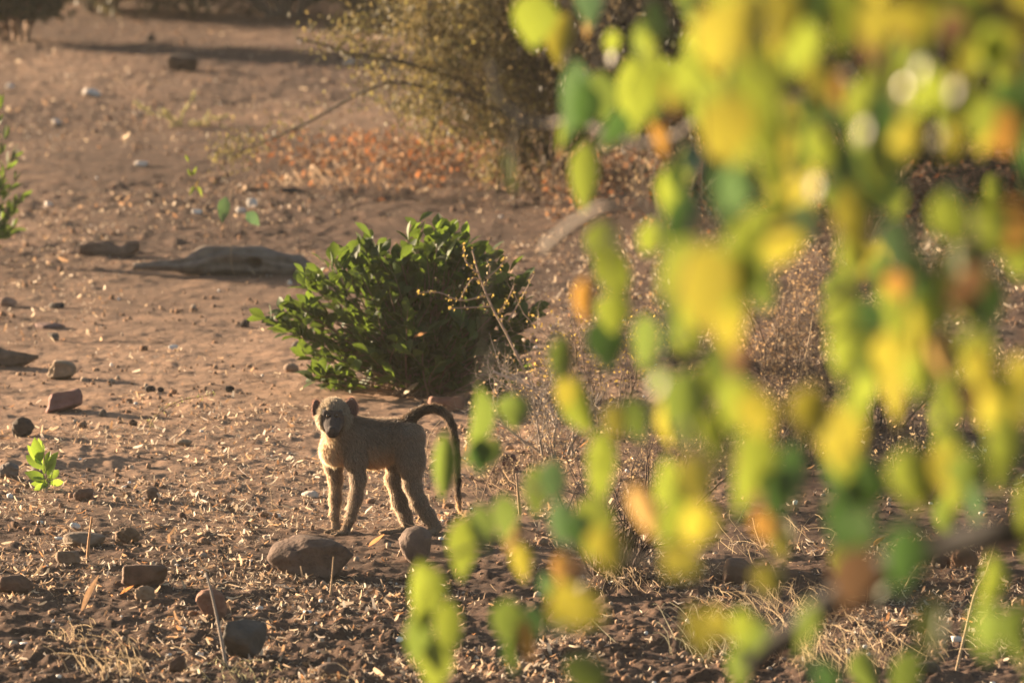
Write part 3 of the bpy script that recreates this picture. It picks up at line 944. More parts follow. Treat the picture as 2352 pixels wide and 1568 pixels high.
# ------------------------------------------------------------------ the round leafy bush
def build_green_bush():
    g = gp(965, 903)
    sc_ = FV / (g.y / CP)
    root = thing('leafy_bush', 'rounded dark green leafy bush standing behind the baboon', 'bush', g)
    lm = leaf_mesh('shrub_leaf', 1, .52, .25, .18, 'obovate', 6); lm.materials.append(M_shrub)
    tips = []
    outline = [(622, 722), (645, 700), (690, 690), (660, 745), (700, 640), (715, 610), (760, 585), (800, 575), (862, 560), (850, 590), (900, 590), (930, 585), (985, 530), (1010, 520), (1040, 530),
               (1062, 560), (1100, 560), (1135, 575), (1150, 600), (1170, 640), (1180, 690), (1235, 700), (1215, 740), (1205, 790), (1190, 830), (1165, 870), (700, 800), (715, 850), (760, 880), (1120, 880)]
    for (x, y) in outline:
        for q in range(3):
            tips.append(at(x + R.gauss(0, 10), y + 8 + abs(R.gauss(0, 12)), g.y + R.uniform(-.18, .18)))
    while len(tips) < 330:
        a = R.uniform(0, 2 * math.pi); rr = math.sqrt(R.random()); h = R.random()
        wx = .40 * (1 - .25 * h) * rr; x = math.cos(a) * wx; y = math.sin(a) * .40 * rr * (1 - .3 * h)
        zmax = .56 * math.sqrt(max(0, 1 - (rr * .8) ** 2)) + .03
        if len(tips) % 3 == 0: zmax *= .35
        tips.append(Vector((g.x + x - .01, g.y + y, g.z + .05 + zmax * R.uniform(.15, 1) ** .8)))
    st = MB(); leaves = []
    for ti, tp in enumerate(tips):
        b = Vector((g.x + R.gauss(0, .045), g.y + R.gauss(0, .045), g.z - .01))
        mid = b.lerp(tp, .5) + Vector((R.gauss(0, .03), R.gauss(0, .03), -.02 + (tp - b).length * .08))
        pts = curve([b, mid, tp], 8)
        Lr = (tp - b).length
        st.tube(pts, [.0045 * (1 - .75 * i / (len(pts) - 1)) for i in range(len(pts))], 4, (.16, .11, .075))
        nl = R.randint(10, 15)
        for k in range(nl):
            t = 1 - (k / nl) * (min(.85, .24 / max(Lr, .1) + .3) if ti > 90 else min(.6, .13 / max(Lr, .1) + .08))
            i = min(len(pts) - 2, int(t * (len(pts) - 1)))
            p = pts[i].lerp(pts[i + 1], t * (len(pts) - 1) - i)
            dr = (pts[i + 1] - pts[i]).normalized()
            ax = dr * R.uniform(.3, 1.1) + Vector((R.gauss(0, .7), R.gauss(0, .7), R.gauss(.45, .45)))
            ax.normalize()
            nr = Vector((R.gauss(0, .6), R.gauss(-.2, .6), 1))
            L = R.uniform(.048, .074) * (1.1 if k < 4 else .95)
            leaves.append((p, ax, nr, (L * R.uniform(.85, 1.15), L, L)))
    st.build('stem', M_bark, root)
    # the leaves that show largest (outer, camera side, on the outline) are parts of their own
    def show(s_):
        vx, vy = proj(np.array(s_[0]))
        edge = math.hypot((vx - 940) / 330, (vy - 740) / 220)
        return (s_[0].y - g.y) - .5 * edge
    leaves.sort(key=show)
    for s_ in leaves[:300]:
        place_leaf('leaf', lm, s_[0], s_[1], s_[2], s_[3], root)
    joined_leaves('foliage', lm, leaves[300:], M_shrub, root)
build_green_bush()

# ------------------------------------------------------------------ sprout, sapling, seedlings
def build_sprout():
    g = gp(106, 1126)
    root = thing('green_sprout', 'bright yellow green sprout growing among grey stones', 'sprout', g)
    lm = leaf_mesh('sprout_leaf', 1, .42, .3, .15, 'mid', 6); lm.materials.append(M_sprout)
    st = MB()
    for (x0, x1, y1) in ((104, 84, 1030), (108, 97, 1012), (110, 128, 1050), (106, 110, 1062)):
        tip = at(x1, y1, g.y + R.uniform(-.02, .02))
        pts = curve([g + Vector((R.gauss(0, .004), 0, -.01)), g.lerp(tip, .5) + Vector((.004, 0, 0)), tip], 6)
        st.tube(pts, .0018, 4, (.20, .24, .07))
    st.build('stem', M_bark, root)
    for (bx, by, tx, ty) in ((108, 1110, 62, 1085), (106, 1112, 72, 1110), (100, 1100, 70, 1098), (104, 1100, 56, 1080), (112, 1110, 148, 1106), (112, 1104, 136, 1075), (100, 1078, 58, 1042),
                             (98, 1070, 66, 1020), (94, 1060, 78, 1010), (104, 1074, 112, 1034), (108, 1080, 130, 1036), (110, 1092, 124, 1050), (96, 1050, 92, 1006), (110, 1116, 92, 1122), (108, 1112, 80, 1122), (102, 1088, 110, 1052)):
        b = at(bx, by, g.y + R.uniform(-.015, .015)); t = at(tx, ty, g.y + R.uniform(-.05, .04))
        L = max((t - b).length, .035)
        place_leaf('leaf', lm, b, t - b, Vector((R.gauss(0, .5), -.8, R.uniform(0, .7))), (L, L, L), root)
build_sprout()

def build_sapling():
    g = gp(-25, 604)
    root = thing('leafy_sapling', 'slender green sapling with narrow upright leaves by a white stone chip', 'sapling', g)
    lm = leaf_mesh('sapling_leaf', 1, .26, .25, .12, 'mid', 6); lm.materials.append(M_shrub)
    st = MB(); n = 0
    for (x1, y1) in ((8, 205), (-10, 240), (30, 350), (40, 330), (20, 285), (48, 395), (58, 440), (45, 470), (-30, 280), (10, 420), (25, 540), (40, 520), (-60, 330), (-70, 450), (30, 480), (5, 330)):
        tip = at(x1, y1, g.y + R.uniform(-.12, .12))
        pts = curve([g + Vector((R.gauss(0, .01), 0, -.01)), g.lerp(tip, .5) + Vector((-.03, 0, .02)), tip], 8)
        st.tube(pts, [.004 - .0003 * i for i in range(len(pts))], 4, (.20, .13, .085))
        for k in range(16):
            t = 1 - k / 16 * .75
            i = min(len(pts) - 2, int(t * (len(pts) - 1)))
            p = pts[i]
            ax = (pts[i + 1] - pts[i]).normalized() + Vector((R.gauss(.1, .55), R.gauss(0, .5), R.gauss(.3, .4)))
            L = R.uniform(.045, .075)
            if n < 290:
                place_leaf('leaf', lm, p, ax, Vector((R.gauss(0, .6), -.5, R.gauss(.4, .5))), (L, L, L), root); n += 1
    st.build('stem', M_bark, root)
build_sapling()

def build_seedling():
    g = gp(548, 640)
    g.y -= .02
    root = thing('seedling', 'thin seedling with two green leaves standing in front of the log', 'seedling', g)
    st = MB()
    Y = g.y
    main = curve([g + Vector((0, 0, -.01)), at(532, 612, Y), at(530, 540, Y), at(528, 470, Y), at(536, 430, Y)], 12)
    st.tube(main, .0016, 4, (.25, .17, .11))
    br = curve([at(530, 560, Y), at(500, 520, Y), at(470, 480, Y), at(452, 448, Y), at(440, 400, Y), at(425, 350, Y)], 12)
    st.tube(br, .0012, 4, (.25, .17, .11))
    br2 = curve([at(530, 545, Y), at(555, 512, Y), at(572, 492, Y)], 6)
    st.tube(br2, .0012, 4, (.25, .17, .11))
    st.build('stem', M_bark, root)
    lm = leaf_mesh('seedling_leaf', 1, .5, .3, .2, 'ovate', 6); lm.materials.append(TL['g'])
    for (bx, by, tx, ty, wdt, mt) in ((519, 452, 508, 512, 1.0, 'gr'), (566, 488, 597, 516, 1.4, 'gr'), (448, 428, 434, 448, .8, 'yg'), (452, 428, 466, 450, .8, 'yg'), (450, 432, 456, 412, .7, 'tan'), (441, 404, 430, 388, .8, 'yg'), (441, 404, 452, 384, .7, 'yg'), (426, 356, 434, 372, .8, 'yg')):
        b = at(bx, by, Y); t = at(tx, ty, Y - .01); L = (t - b).length
        place_leaf('leaf', lm, b, t - b, Vector((R.gauss(0, .3), -1, .4)), (L * wdt, L, L), root, TL[mt])
build_seedling()

def build_shoots():
    g = gp(424, 292)
    root = thing('grass_shoots', 'pale yellow green shoots fanning out behind the seedling', 'grass', g)
    st = MB(); P = []
    for pts in (((424, 292), (412, 280), (430, 245), (448, 212)), ((424, 292), (445, 282), (490, 275), (522, 266)), ((420, 292), (390, 270), (345, 258), (312, 236)), ((420, 290), (400, 286), (385, 262), (375, 258)), ((424, 292), (450, 290), (470, 278), (476, 262))):
        c = curve([at(x, y, g.y) for x, y in pts], 12)
        st.tube(c, .003, 4, (.26, .24, .10))
        for p in c[3:]:
            for _ in range(5): P.append(tuple(p + Vector((R.gauss(0, .008), R.gauss(0, .01), R.gauss(0, .008)))))
    st.build('stem', M_bark, root)
    V, F = leaf_cloud(np.array(P), .022, .008, 0, .2)
    world_part('foliage', V, F, M_fol, root, np.tile((.34, .31, .13), (len(V), 1)))['kind'] = 'stuff'
build_shoots()

# ------------------------------------------------------------------ bushes made of branching stems and small leaves
def grow(mb, p, d, L, r, lev, tips, col, spread=.6, up=.15, rnd=R, sides=4, kids=(3, 5), wob=.16):
    n = 5
    pts = [Vector(p)]; d = Vector(d).normalized()
    for i in range(n):
        d = (d + Vector((rnd.gauss(0, wob), rnd.gauss(0, wob), rnd.gauss(up * .25, wob)))).normalized()
        pts.append(pts[-1] + d * L / n)
    mb.tube(pts, [r * (1 - .6 * i / n) for i in range(n + 1)], sides, col, cap=False)
    if lev == 0:
        tips.extend(pts[1:]); return
    for k in range(rnd.randint(*kids)):
        i = rnd.randint(1, n)
        dd = (pts[i] - pts[i - 1]).normalized() + Vector((rnd.gauss(0, spread), rnd.gauss(0, spread), rnd.gauss(up, spread * .7)))
        grow(mb, pts[i], dd, L * rnd.uniform(.45, .75), r * .5, lev - 1, tips, col, spread, up, rnd, sides, kids, wob)

def bush(name, label, cat, base, wid, ht, nmain, lev, nleaf, leafL, pal, stemcol, seed, leafW=.45, group=None, spread=.6, rad=.016, jitter=.035, lean=0.0, zcut=None, matl=None):
    rr = random.Random(seed)
    base = Vector(base)
    root = thing(name, label, cat, base, group)
    mb = MB(); tips = []
    for k in range(nmain):
        a = 2 * math.pi * k / nmain + rr.uniform(-.4, .4)
        e = rr.uniform(.1, 1.0)
        d = Vector((math.cos(a) * wid * .5 * e + lean, math.sin(a) * wid * .4 * e, ht * rr.uniform(.6, 1)))
        b = base + Vector((math.cos(a) * .05, math.sin(a) * .05, -.03))
        grow(mb, b, d, d.length * .62, rad * rr.uniform(.6, 1.1), lev, tips, stemcol, spread, .1, rr)
    mb.build('trunk', M_bark, root, True)
    if nleaf:
        T = np.array([tuple(t) for t in tips])
        r2 = np.random.default_rng(seed)
        P = T[r2.integers(0, len(T), nleaf)] + r2.normal(0, jitter, (nleaf, 3))
        if zcut: P = P[P[:, 2] > base.z + zcut]
        nn = len(P)
        L = leafL * r2.uniform(.6, 1.4, nn)
        V, F = leaf_cloud(P, L, L * leafW, 0, .2)
        pal = np.array(pal)
        cl = vnoise(P[:, 0] * 3.5, P[:, 2] * 3.5 + P[:, 1] * 2, seed)
        ci = np.clip((cl * len(pal) + r2.normal(0, .9, nn)).astype(int), 0, len(pal) - 1)
        world_part('crown', V, F, matl or M_fol, root, np.repeat(pal[ci] * r2.uniform(.75, 1.2, (nn, 1)), 4, 0))['kind'] = 'stuff'
    return root

OLIVE = [(.060, .052, .026), (.10, .085, .036), (.17, .135, .055), (.24, .185, .075), (.085, .078, .034)]
DARK = [(.035, .045, .022), (.055, .060, .028), (.030, .036, .022), (.08, .07, .035)]
GREYB = [(.15, .125, .10), (.11, .09, .07), (.19, .155, .12)]

def build_thorn_bush():
    g = gp(1235, 405)
    root = bush('thorn_bush', 'olive brown thorn bush with a branch drooping to the soil', 'bush', g, 2.0, 1.7, 17, 3, 80000, .024, OLIVE, (.085, .068, .05), 101, .45, None, .62, .018, .045)
    Y = g.y - .35
    mb = MB(); P = []
    for pts, r in (([(1180, 300), (1080, 200), (1000, 165), (900, 138), (820, 128), (740, 102), (680, 88)], .011),
                   ([(1190, 275), (1080, 225), (980, 200), (900, 188), (860, 200), (780, 240), (700, 285), (620, 320), (560, 345)], .010),
                   ([(560, 345), (530, 358), (500, 372)], .004),
                   ([(1010, 170), (990, 100), (985, 30), (995, -40)], .008),
                   ([(770, 112), (800, 85), (815, 45)], .005),
                   ([(1000, 200), (1010, 260), (985, 320), (990, 345)], .006),
                   ([(1010, 250), (940, 240), (910, 270)], .005), ([(880, 130), (840, 110), (800, 90)], .004)):
        c = curve([at(x, y, Y + R.uniform(-.03, .03)) for x, y in pts], 24)
        mb.tube(c, [r * (1 - .5 * i / (len(c) - 1)) for i in range(len(c))], 5, (.075, .058, .042))
        for p in c:
            kk = R.choice((4, 8, 26))
            for _ in range(kk): P.append(tuple(p + Vector((R.gauss(0, .05), R.gauss(0, .07), R.gauss(.025, .05)))))
    mb.build('branch', M_bark, root)
    # leafy sprays on the low camera side
    for _ in range(26000):
        x = R.triangular(830, 1480, 1190); y = R.uniform(-40, 330)
        if y > 330 - (1160 - x) * .3 and x < 1160: continue
        if vnoise(np.array([x * .013]), np.array([y * .016]), 77)[0] < .36 + (.18 if x < 930 else 0): continue
        p = at(x, y, Y + R.uniform(-.35, .5)); P.append(tuple(p))
    P = np.array(P); nn = len(P)
    L = rng.uniform(.012, .030, nn)
    V, F = leaf_cloud(P, L, L * .5, 0, .2)
    pal = np.array(OLIVE + [(.27, .23, .07)])
    ci = rng.integers(0, len(pal), nn)
    world_part('foliage', V, F, M_fol, root, np.repeat(pal[ci] * rng.uniform(.8, 1.25, (nn, 1)), 4, 0))['kind'] = 'stuff'
build_thorn_bush()

g = gp(1600, 440); bush('thicket_bush', 'dark brown thicket bush next to the olive thorn bush', 'bush', g, 2.0, 1.9, 16, 3, 60000, .034, [(.05, .042, .026), (.085, .065, .035), (.12, .09, .045), (.04, .036, .024)], (.06, .045, .035), 102, .5, None, .6, .016, .06)
g = gp(2010, 450); bush('thicket_bush', 'dark evergreen bush behind the curtain of yellow leaves', 'bush', g, 2.1, 1.9, 16, 3, 60000, .042, DARK, (.05, .04, .032), 103, .5, None, .6, .016, .07)
g = gp(2400, 455); bush('thicket_bush', 'dark green bush beside the dark evergreen bush', 'bush', g, 2.0, 1.9, 15, 3, 56000, .042, DARK, (.05, .04, .032), 104, .5, None, .6, .016, .07)
g = gp(1800, 330); bush('thicket_bush', 'tall dark bush standing behind the brown thicket', 'bush', g, 2.6, 2.6, 16, 3, 60000, .050, DARK, (.05, .04, .032), 105, .5, None, .6, .02, .09)
g = gp(2250, 330); bush('thicket_bush', 'tall shaded bush behind the dark green bushes', 'bush', g, 2.6, 2.6, 16, 3, 60000, .050, DARK, (.05, .04, .032), 106, .5, None, .6, .02, .09)
g = gp(40, 96); bush('shrub', 'dark green shrub on several bare brown stems at the clearing', 'bush', g, .75, .75, 9, 2, 9000, .045, DARK, (.20, .13, .09), 107, .5, None, .45, .018, .06, 0, .12)
g = gp(230, 30); bush('brush', 'low dark green brush along the far edge of the clearing', 'bush', g, 1.6, .9, 12, 2, 9000, .035, DARK + [(.12, .10, .05)], (.10, .075, .055), 108, .5)
g = gp(460, 26); bush('brush', 'dark brown brush behind the lone brown rock', 'bush', g, 1.6, .9, 12, 2, 8000, .035, [(.06, .05, .03), (.10, .08, .05), (.045, .045, .028)], (.10, .075, .055), 109, .5)
g = gp(660, 40); bush('brush', 'pale grey dry brush far behind the drooping branch', 'bush', g, 1.5, .9, 14, 3, 7000, .022, GREYB, (.20, .165, .13), 110, .3)
g = gp(860, 44); bush('brush', 'dull grey dry brush next to dark green brush', 'bush', g, 1.3, .9, 14, 3, 7000, .022, GREYB + [(.10, .085, .06)], (.17, .14, .11), 111, .3)
g = gp(930, 66); bush('brush', 'dark green brush between the grey brush and the thorn bush', 'bush', g, 1.0, .8, 10, 2, 9000, .04, DARK, (.07, .055, .04), 112, .5)
for i, (x, y, lab) in enumerate(((120, -40, 'tall dark bush far behind the many stemmed shrub'), (420, -50, 'tall dark bush far behind the dark brown brush'), (760, -50, 'tall dark bush far behind the pale grey brush'), (1100, -30, 'tall dark bush far behind the olive thorn bush'))):
    g = gp(x, y); bush('tall_bush', lab, 'bush', g, 2.8, 2.0, 12, 2, 12000, .06, DARK + [(.09, .075, .045)], (.08, .06, .045), 120 + i, .5, None, .6, .025, .12)

# ------------------------------------------------------------------ dry thorny twigs, stalks and tufts
DRY = (.27, .20, .145); GREYT = (.30, .25, .205)
def dry_shrub(label, vx, vy, wid, ht, nmain, lev, seed, col, nleaf=0, leafpal=None, lean=0.0, rad=.005, name='dry_shrub', leafL=.012):
    g = gp(vx, vy)
    r = bush(name, label, 'dry shrub', g, wid, ht, nmain, lev, nleaf, leafL, leafpal or [(.33, .23, .13), (.40, .30, .18)], col, seed, .6, None, .75, rad, .012, lean, None, M_litter)
    return r
DARKTW = (.115, .085, .065)
dry_shrub('tangle of grey thorny twigs between the green bush and the baboon tail', 1275, 1045, .42, .42, 13, 3, 201, GREYT, 500)
dry_shrub('low mat of broken dry twigs right of the baboon tail', 1180, 1110, .5, .20, 14, 2, 202, (.25, .18, .125), 300, None, 0, .004)
dry_shrub('upright dry shrub with tiny yellow leaves behind the hanging leaves', 1400, 1000, .35, .60, 10, 3, 203, (.22, .16, .115), 500, [(.50, .36, .09), (.45, .30, .08)])
dry_shrub('thin dry shrub with yellow leaves leaning beside the first yellow leaved one', 1330, 960, .22, .45, 6, 2, 204, (.26, .18, .12), 350, [(.55, .40, .10), (.48, .30, .08)])
dry_shrub('tall dry weed with brown seed heads behind the yellow leaves', 1800, 880, .55, .68, 11, 3, 205, (.20, .145, .105), 2200, [(.34, .22, .12), (.42, .29, .16), (.25, .16, .09)])
dry_shrub('dark thorny shrub with crossing stems under the orange leaf', 2030, 980, .7, .50, 12, 3, 206, DARKTW, 900)
dry_shrub('dense brown dry shrub below the tall dry weed', 1840, 1050, .6, .42, 13, 3, 207, (.20, .14, .10), 1400)
dry_shrub('dark stemmed shrub base standing in a ring of dry grass', 1408, 1326, .34, .55, 26, 1, 208, (.085, .055, .042), 120, None, 0, .0065)
dry_shrub('brown twiggy shrub beside the dark stemmed shrub base', 1560, 1160, .5, .38, 11, 3, 209, (.22, .155, .11), 700)
dry_shrub('small dark twiggy shrub near the lit dead curl of bark', 2100, 1130, .4, .30, 9, 2, 210, DARKTW, 300)
dry_shrub('bare dry shrub in front of the dark evergreen bush', 1960, 600, .6, .7, 9, 3, 211, (.15, .11, .085), 500)
dry_shrub('pale brittle weed in front of the brown thicket bush', 1530, 520, .5, .6, 9, 2, 212, (.22, .17, .125), 300)
dry_shrub('thin brown weed in front of the olive thorn bush', 1290, 470, .5, .5, 8, 2, 213, (.17, .12, .085), 250)

def stalk(name, label, pts, r, col, depth=0.0, thorns=0, leaves=None, extra=(), group=None, cat='stalk'):
    """a stem rooted at its first point"""
    g = gp(*pts[0])
    root = thing(name, label, cat, g, group)
    mb = MB()
    Y = g.y + depth
    c = curve([g + Vector((0, 0, -.01))] + [at(x, y, Y) for x, y in pts[1:]], 16)
    allc = list(c)
    mb.tube(c, [r * (1 - .45 * i / (len(c) - 1)) for i in range(len(c))], 5, col)
    for e in extra:
        ce = curve([at(x, y, Y + R.uniform(-.02, .02)) for x, y in e], 12)
        mb.tube(ce, [r * .6 * (1 - .5 * i / (len(ce) - 1)) for i in range(len(ce))], 4, col); allc += ce
    for _ in range(thorns):
        p = R.choice(allc); d = Vector((R.gauss(0, 1), R.gauss(0, 1), R.gauss(0, 1))).normalized() * R.uniform(.012, .03)
        mb.blade(p, p + d, .0016, col)
    mb.build('stem', M_bark, root)
    if leaves:
        P = np.array([tuple(R.choice(allc) + Vector((R.gauss(0, .006), R.gauss(0, .006), R.gauss(0, .006)))) for _ in range(leaves[0])])
        V, F = leaf_cloud(P, leaves[1], leaves[1] * .7)
        world_part('foliage', V, F, M_fol, root, np.tile(leaves[2], (len(V), 1)))['kind'] = 'stuff'
    return root

stalk('dry_stalk', 'straight brown stalk standing in front of the long smooth rock', [(757, 1378), (762, 1330), (766, 1278)], .0035, (.36, .24, .14))
stalk('dry_stalk', 'grey leaning stick in front of the big dark rock', [(522, 1534), (505, 1450), (488, 1370), (473, 1314)], .0055, (.27, .22, .185))
stalk('dry_stalk', 'orange brown upright stalk before the tan flat stone', [(200, 1284), (204, 1240), (211, 1186)], .0055, (.40, .22, .11))
stalk('dry_stalk', 'forked pale twig left of the long smooth rock', [(531, 1330), (541, 1300), (543, 1284)], .0028, (.40, .29, .18), 0, 0, None, ([(541, 1290), (515, 1268), (496, 1249)], [(541, 1290), (518, 1288), (500, 1290)], [(520, 1272), (528, 1262), (532, 1256)]))
stalk('dry_twig', 'bent brown twig with tiny green leaves on smooth soil', [(341, 992), (350, 965), (375, 940), (420, 918), (470, 910), (486, 902)], .0028, (.26, .17, .10), .0, 0, (60, .010, (.26, .25, .09)))
stalk('dry_stalk', 'long bent pale stalk leaning beside the rusty crusty lump', [(2193, 1548), (2215, 1460), (2240, 1360), (2262, 1320), (2291, 1233)], .0045, (.36, .26, .16))
stalk('dry_stalk', 'short tan stalk leaning near the dark drooping branch', [(2070, 1362), (2095, 1320), (2133, 1268)], .0045, (.40, .26, .15))
stalk('dry_stalk', 'short brown stub standing right of the baboon tail', [(1195, 1182), (1190, 1130), (1186, 1086)], .006, (.27, .18, .11))
stalk('dry_twig', 'forked straw twig resting over the upright grey brown rock', [(911, 1276), (932, 1240), (954, 1208)], .0032, (.38, .27, .17), 0, 0, None, ([(954, 1208), (968, 1245), (984, 1292)], [(954, 1208), (940, 1205), (926, 1198)]))
stalk('thorn_twig', 'grey thorny twig crossing in front of the hind leg', [(1110, 1130), (1060, 1088), (1000, 1096), (945, 1090), (930, 1086)], .0022, (.33, .27, .22), -.02, 36, None, ([(1000, 1096), (965, 1122), (932, 1137)], [(985, 1096), (962, 1078), (945, 1070)]))
stalk('dry_stalk', 'thin curved stem arching behind the baboon tail', [(978, 1110), (976, 1072), (984, 1010), (996, 985), (1012, 966)], .0022, (.34, .24, .15))
stalk('dry_stalk', 'thin straight twig leaning right of the baboon tail', [(1104, 1150), (1118, 1110), (1140, 1060), (1150, 1040)], .0022, (.24, .16, .11))
stalk('thorn_branch', 'dead thorny branch with yellow leaves rising before the green bush', [(1262, 962), (1230, 905), (1176, 792), (1150, 742), (1129, 703), (1101, 634), (1085, 575)], .0055, (.30, .22, .165), 0, 90, (150, .012, (.52, .38, .10)),
      ([(1129, 703), (1085, 706), (1032, 708)], [(1167, 737), (1195, 690), (1226, 631)], [(1145, 720), (1165, 690), (1180, 655)], [(1128, 675), (1060, 690), (1010, 672), (962, 672)], [(1110, 650), (1085, 640), (1055, 690)], [(1115, 655), (1125, 620), (1118, 598)],
       [(1100, 630), (1070, 600), (1062, 560)], [(1118, 640), (1150, 610), (1160, 590)]), None, 'branch')
stalk('dead_branch', 'pale grey dead branch leaning on the right foot of the green bush', [(1282, 985), (1262, 935), (1220, 890), (1132, 853)], .0085, (.36, .31, .27), 0, 25, None, ([(1240, 905), (1275, 900), (1300, 880)], [(1215, 888), (1180, 862), (1150, 845)]), None, 'branch')
stalk('dry_stalk', 'thin pale stem left of the baboon front foot', [(627, 1178), (622, 1130), (612, 1098)], .0018, (.42, .30, .19))
stalk('dry_stalk', 'tall thin straw among the blurred yellow leaves', [(1790, 1010), (1815, 930), (1850, 820), (1868, 720)], .0035, (.42, .30, .18))
stalk('dry_stalk', 'slanting pale straw below the tall thin straw', [(1690, 1200), (1740, 1110), (1800, 1000), (1850, 920)], .003, (.42, .32, .2))
stalk('dry_stalk', 'brown twig standing on bare soil right of the crossing stems', [(2210, 1010), (2215, 960), (2222, 900)], .0035, (.24, .17, .12), 0, 6)

def blade_thing(label, pts, wd, col, name='dead_grass'):
    g = gp(*pts[0]); root = thing(name, label, 'grass', g)
    mb = MB(); c = curve([at(x, y, g.y) for x, y in pts], 8)
    n = len(c)
    for i in range(n - 1):
        t0, t1 = i / (n - 1), (i + 1) / (n - 1)
        w0 = wd * (math.sin(math.pi * (t0 * .9 + .08)) + .1) * .5; w1 = wd * (math.sin(math.pi * (t1 * .9 + .08)) + .1) * .5
        s_ = Vector((.9, -.3, 0))
        mb.poly([c[i] - s_ * w0 + Vector((0, 0, w0 * .4)), c[i], c[i] + s_ * w0 + Vector((0, 0, w0 * .4)), c[i + 1] - s_ * w1 + Vector((0, 0, w1 * .4)), c[i + 1], c[i + 1] + s_ * w1 + Vector((0, 0, w1 * .4))], [(0, 1, 4, 3), (1, 2, 5, 4)], col)
    mb.build('blade', M_litter, root)
blade_thing('broad tan dead blade leaning over a dark stone', [(188, 1402), (205, 1362), (227, 1320)], .020, (.50, .30, .17))
blade_thing('pale narrow blade beside the flat topped brown rock', [(70, 1330), (88, 1312), (100, 1290)], .010, (.50, .36, .22))

def tuft(label, vx, vy, n, ht, spread, col, seed, wd=.0017, lean=0):
    rr = random.Random(seed); g = gp(vx, vy)
    root = thing('dry_grass_tuft', label, 'grass', g)
    mb = MB()
    for _ in range(int(n * .8)):
        b = g + Vector((rr.gauss(0, spread * .75), rr.gauss(0, spread * .9), 0)); b.z = gz(b.x, b.y) - .004
        h = ht * rr.uniform(.12, .75) * rr.choice((.5, 1, 1))
        a = rr.uniform(0, 6.28); l = h * rr.uniform(.3, 1.6)
        t = b + Vector((math.cos(a) * l + lean, math.sin(a) * l, h))
        k = rr.uniform(.5, 1.15)
        cc = curve([b, b.lerp(t, .5) + Vector((rr.gauss(0, .3 * h), rr.gauss(0, .3 * h), h * rr.uniform(0, .3))), t, t + Vector((math.cos(a) * l * .4, math.sin(a) * l * .4, -h * rr.uniform(0, .5)))], 6)
        c_ = tuple(c * k for c in col); w_ = wd * rr.uniform(.5, 1.3)
        for p, q in zip(cc[:-1], cc[1:]):
            mb.poly([p + Vector((w_ * .5, 0, w_ * .3)), p - Vector((w_ * .5, 0, w_ * .3)), q - Vector((w_ * .5, 0, w_ * .3)), q + Vector((w_ * .5, 0, w_ * .3))], [(0, 1, 2, 3)], c_)
    o = mb.build('blades', M_litter, root); o['kind'] = 'stuff'
STRAW = (.46, .35, .22)
tuft('blurred straw coloured tuft below the broad tan blade', 250, 1560, 70, .17, .07, STRAW, 301)
tuft('thin straw tuft at the foot of the broad tan blade', 165, 1480, 30, .10, .05, STRAW, 302)
tuft('low greenish straw tuft in front of the leaning grey stick', 530, 1566, 45, .07, .07, (.36, .33, .19), 303)
tuft('short pale tuft standing beyond the small brown clod', 700, 1590, 24, .08, .05, STRAW, 304)
tuft('pale tuft in front of the long smooth rock', 795, 1352, 22, .05, .03, (.5, .4, .28), 305)
tuft('broad dry tuft around the dark stemmed shrub base', 1440, 1350, 120, .10, .16, (.38, .28, .18), 306)
tuft('wispy straw tuft left of the rounded brown rock', 1790, 1420, 110, .17, .14, STRAW, 307)
tuft('dense wispy straw tuft near the dark rock', 1960, 1540, 150, .20, .14, STRAW, 308)
tuft('grey green wispy tuft under the blurred green leaf', 1680, 1490, 120, .18, .14, (.34, .31, .22), 309)
tuft('tangled grey straw right of the long bent stalk', 2310, 1480, 80, .07, .10, (.46, .38, .30), 310)
tuft('curling straw beside the brown rock behind dry grass', 1750, 1262, 60, .16, .12, STRAW, 311)
tuft('yellowish tuft leaning over the rusty soil near the tail', 1110, 935, 50, .05, .07, (.42, .36, .18), 312)
tuft('dry straw at the foot of the grey thorny twigs', 1230, 1130, 120, .10, .20, (.42, .30, .19), 313)
tuft('dry straw below the upright shrub with yellow leaves', 1430, 1110, 120, .12, .18, (.42, .30, .18), 314)
tuft('pale dry tuft in front of the thorn bush litter', 730, 425, 60, .12, .12, (.50, .36, .24), 315)
tuft('brown dry tuft in the rusty leaf litter', 860, 420, 60, .10, .14, (.40, .25, .15), 316)

def dead_leaf(label, x0, x1, y, col, seed, Y=None):
    rr = random.Random(seed); g = gp((x0 + x1) / 2, y)
    if Y: g = at((x0 + x1) / 2, y, Y)
    L = (x1 - x0) / (FV / g.y)
    me = leaf_mesh('dead_leaf', L, L * .5, .7, -.25, 'ovate', 6, rr.uniform(-.6, .6))
    m = make_mesh('dead_leaf', *[np.array(a) if i == 0 else a for i, a in enumerate(leaf_arrays(me))], np.tile(col, (len(me.vertices), 1)), True)
    o = link('dead_leaf', m, M_litter, None, (g.x - L / 2, g.y, g.z if Y else gz(g.x, g.y) + .008))
    o.rotation_euler = (rr.uniform(.1, .5), rr.uniform(-.4, .4), -math.pi / 2 + rr.uniform(-.4, .4))
    tag(o, label, 'leaf')
dead_leaf('orange curled dead leaf lying behind the long smooth rock', 846, 896, 1262, (.55, .25, .11), 1)
dead_leaf('pale orange dead leaf leaning on the left of the long smooth rock', 642, 668, 1322, (.55, .34, .18), 2)
dead_leaf('orange dead leaf before the brown slab', 276, 312, 1372, (.50, .20, .07), 3)
dead_leaf('brown hanging dead leaf caught in the green bush', 950, 985, 775, (.40, .22, .10), 4, gp(965, 903).y - .36)
dead_leaf('rusty dead leaf under the orange blurred leaf on the right', 2005, 2040, 1263, (.52, .25, .10), 5)
dead_leaf('white curled dead leaf at the foot of the green bush', 925, 975, 914, (.55, .47, .36), 6)

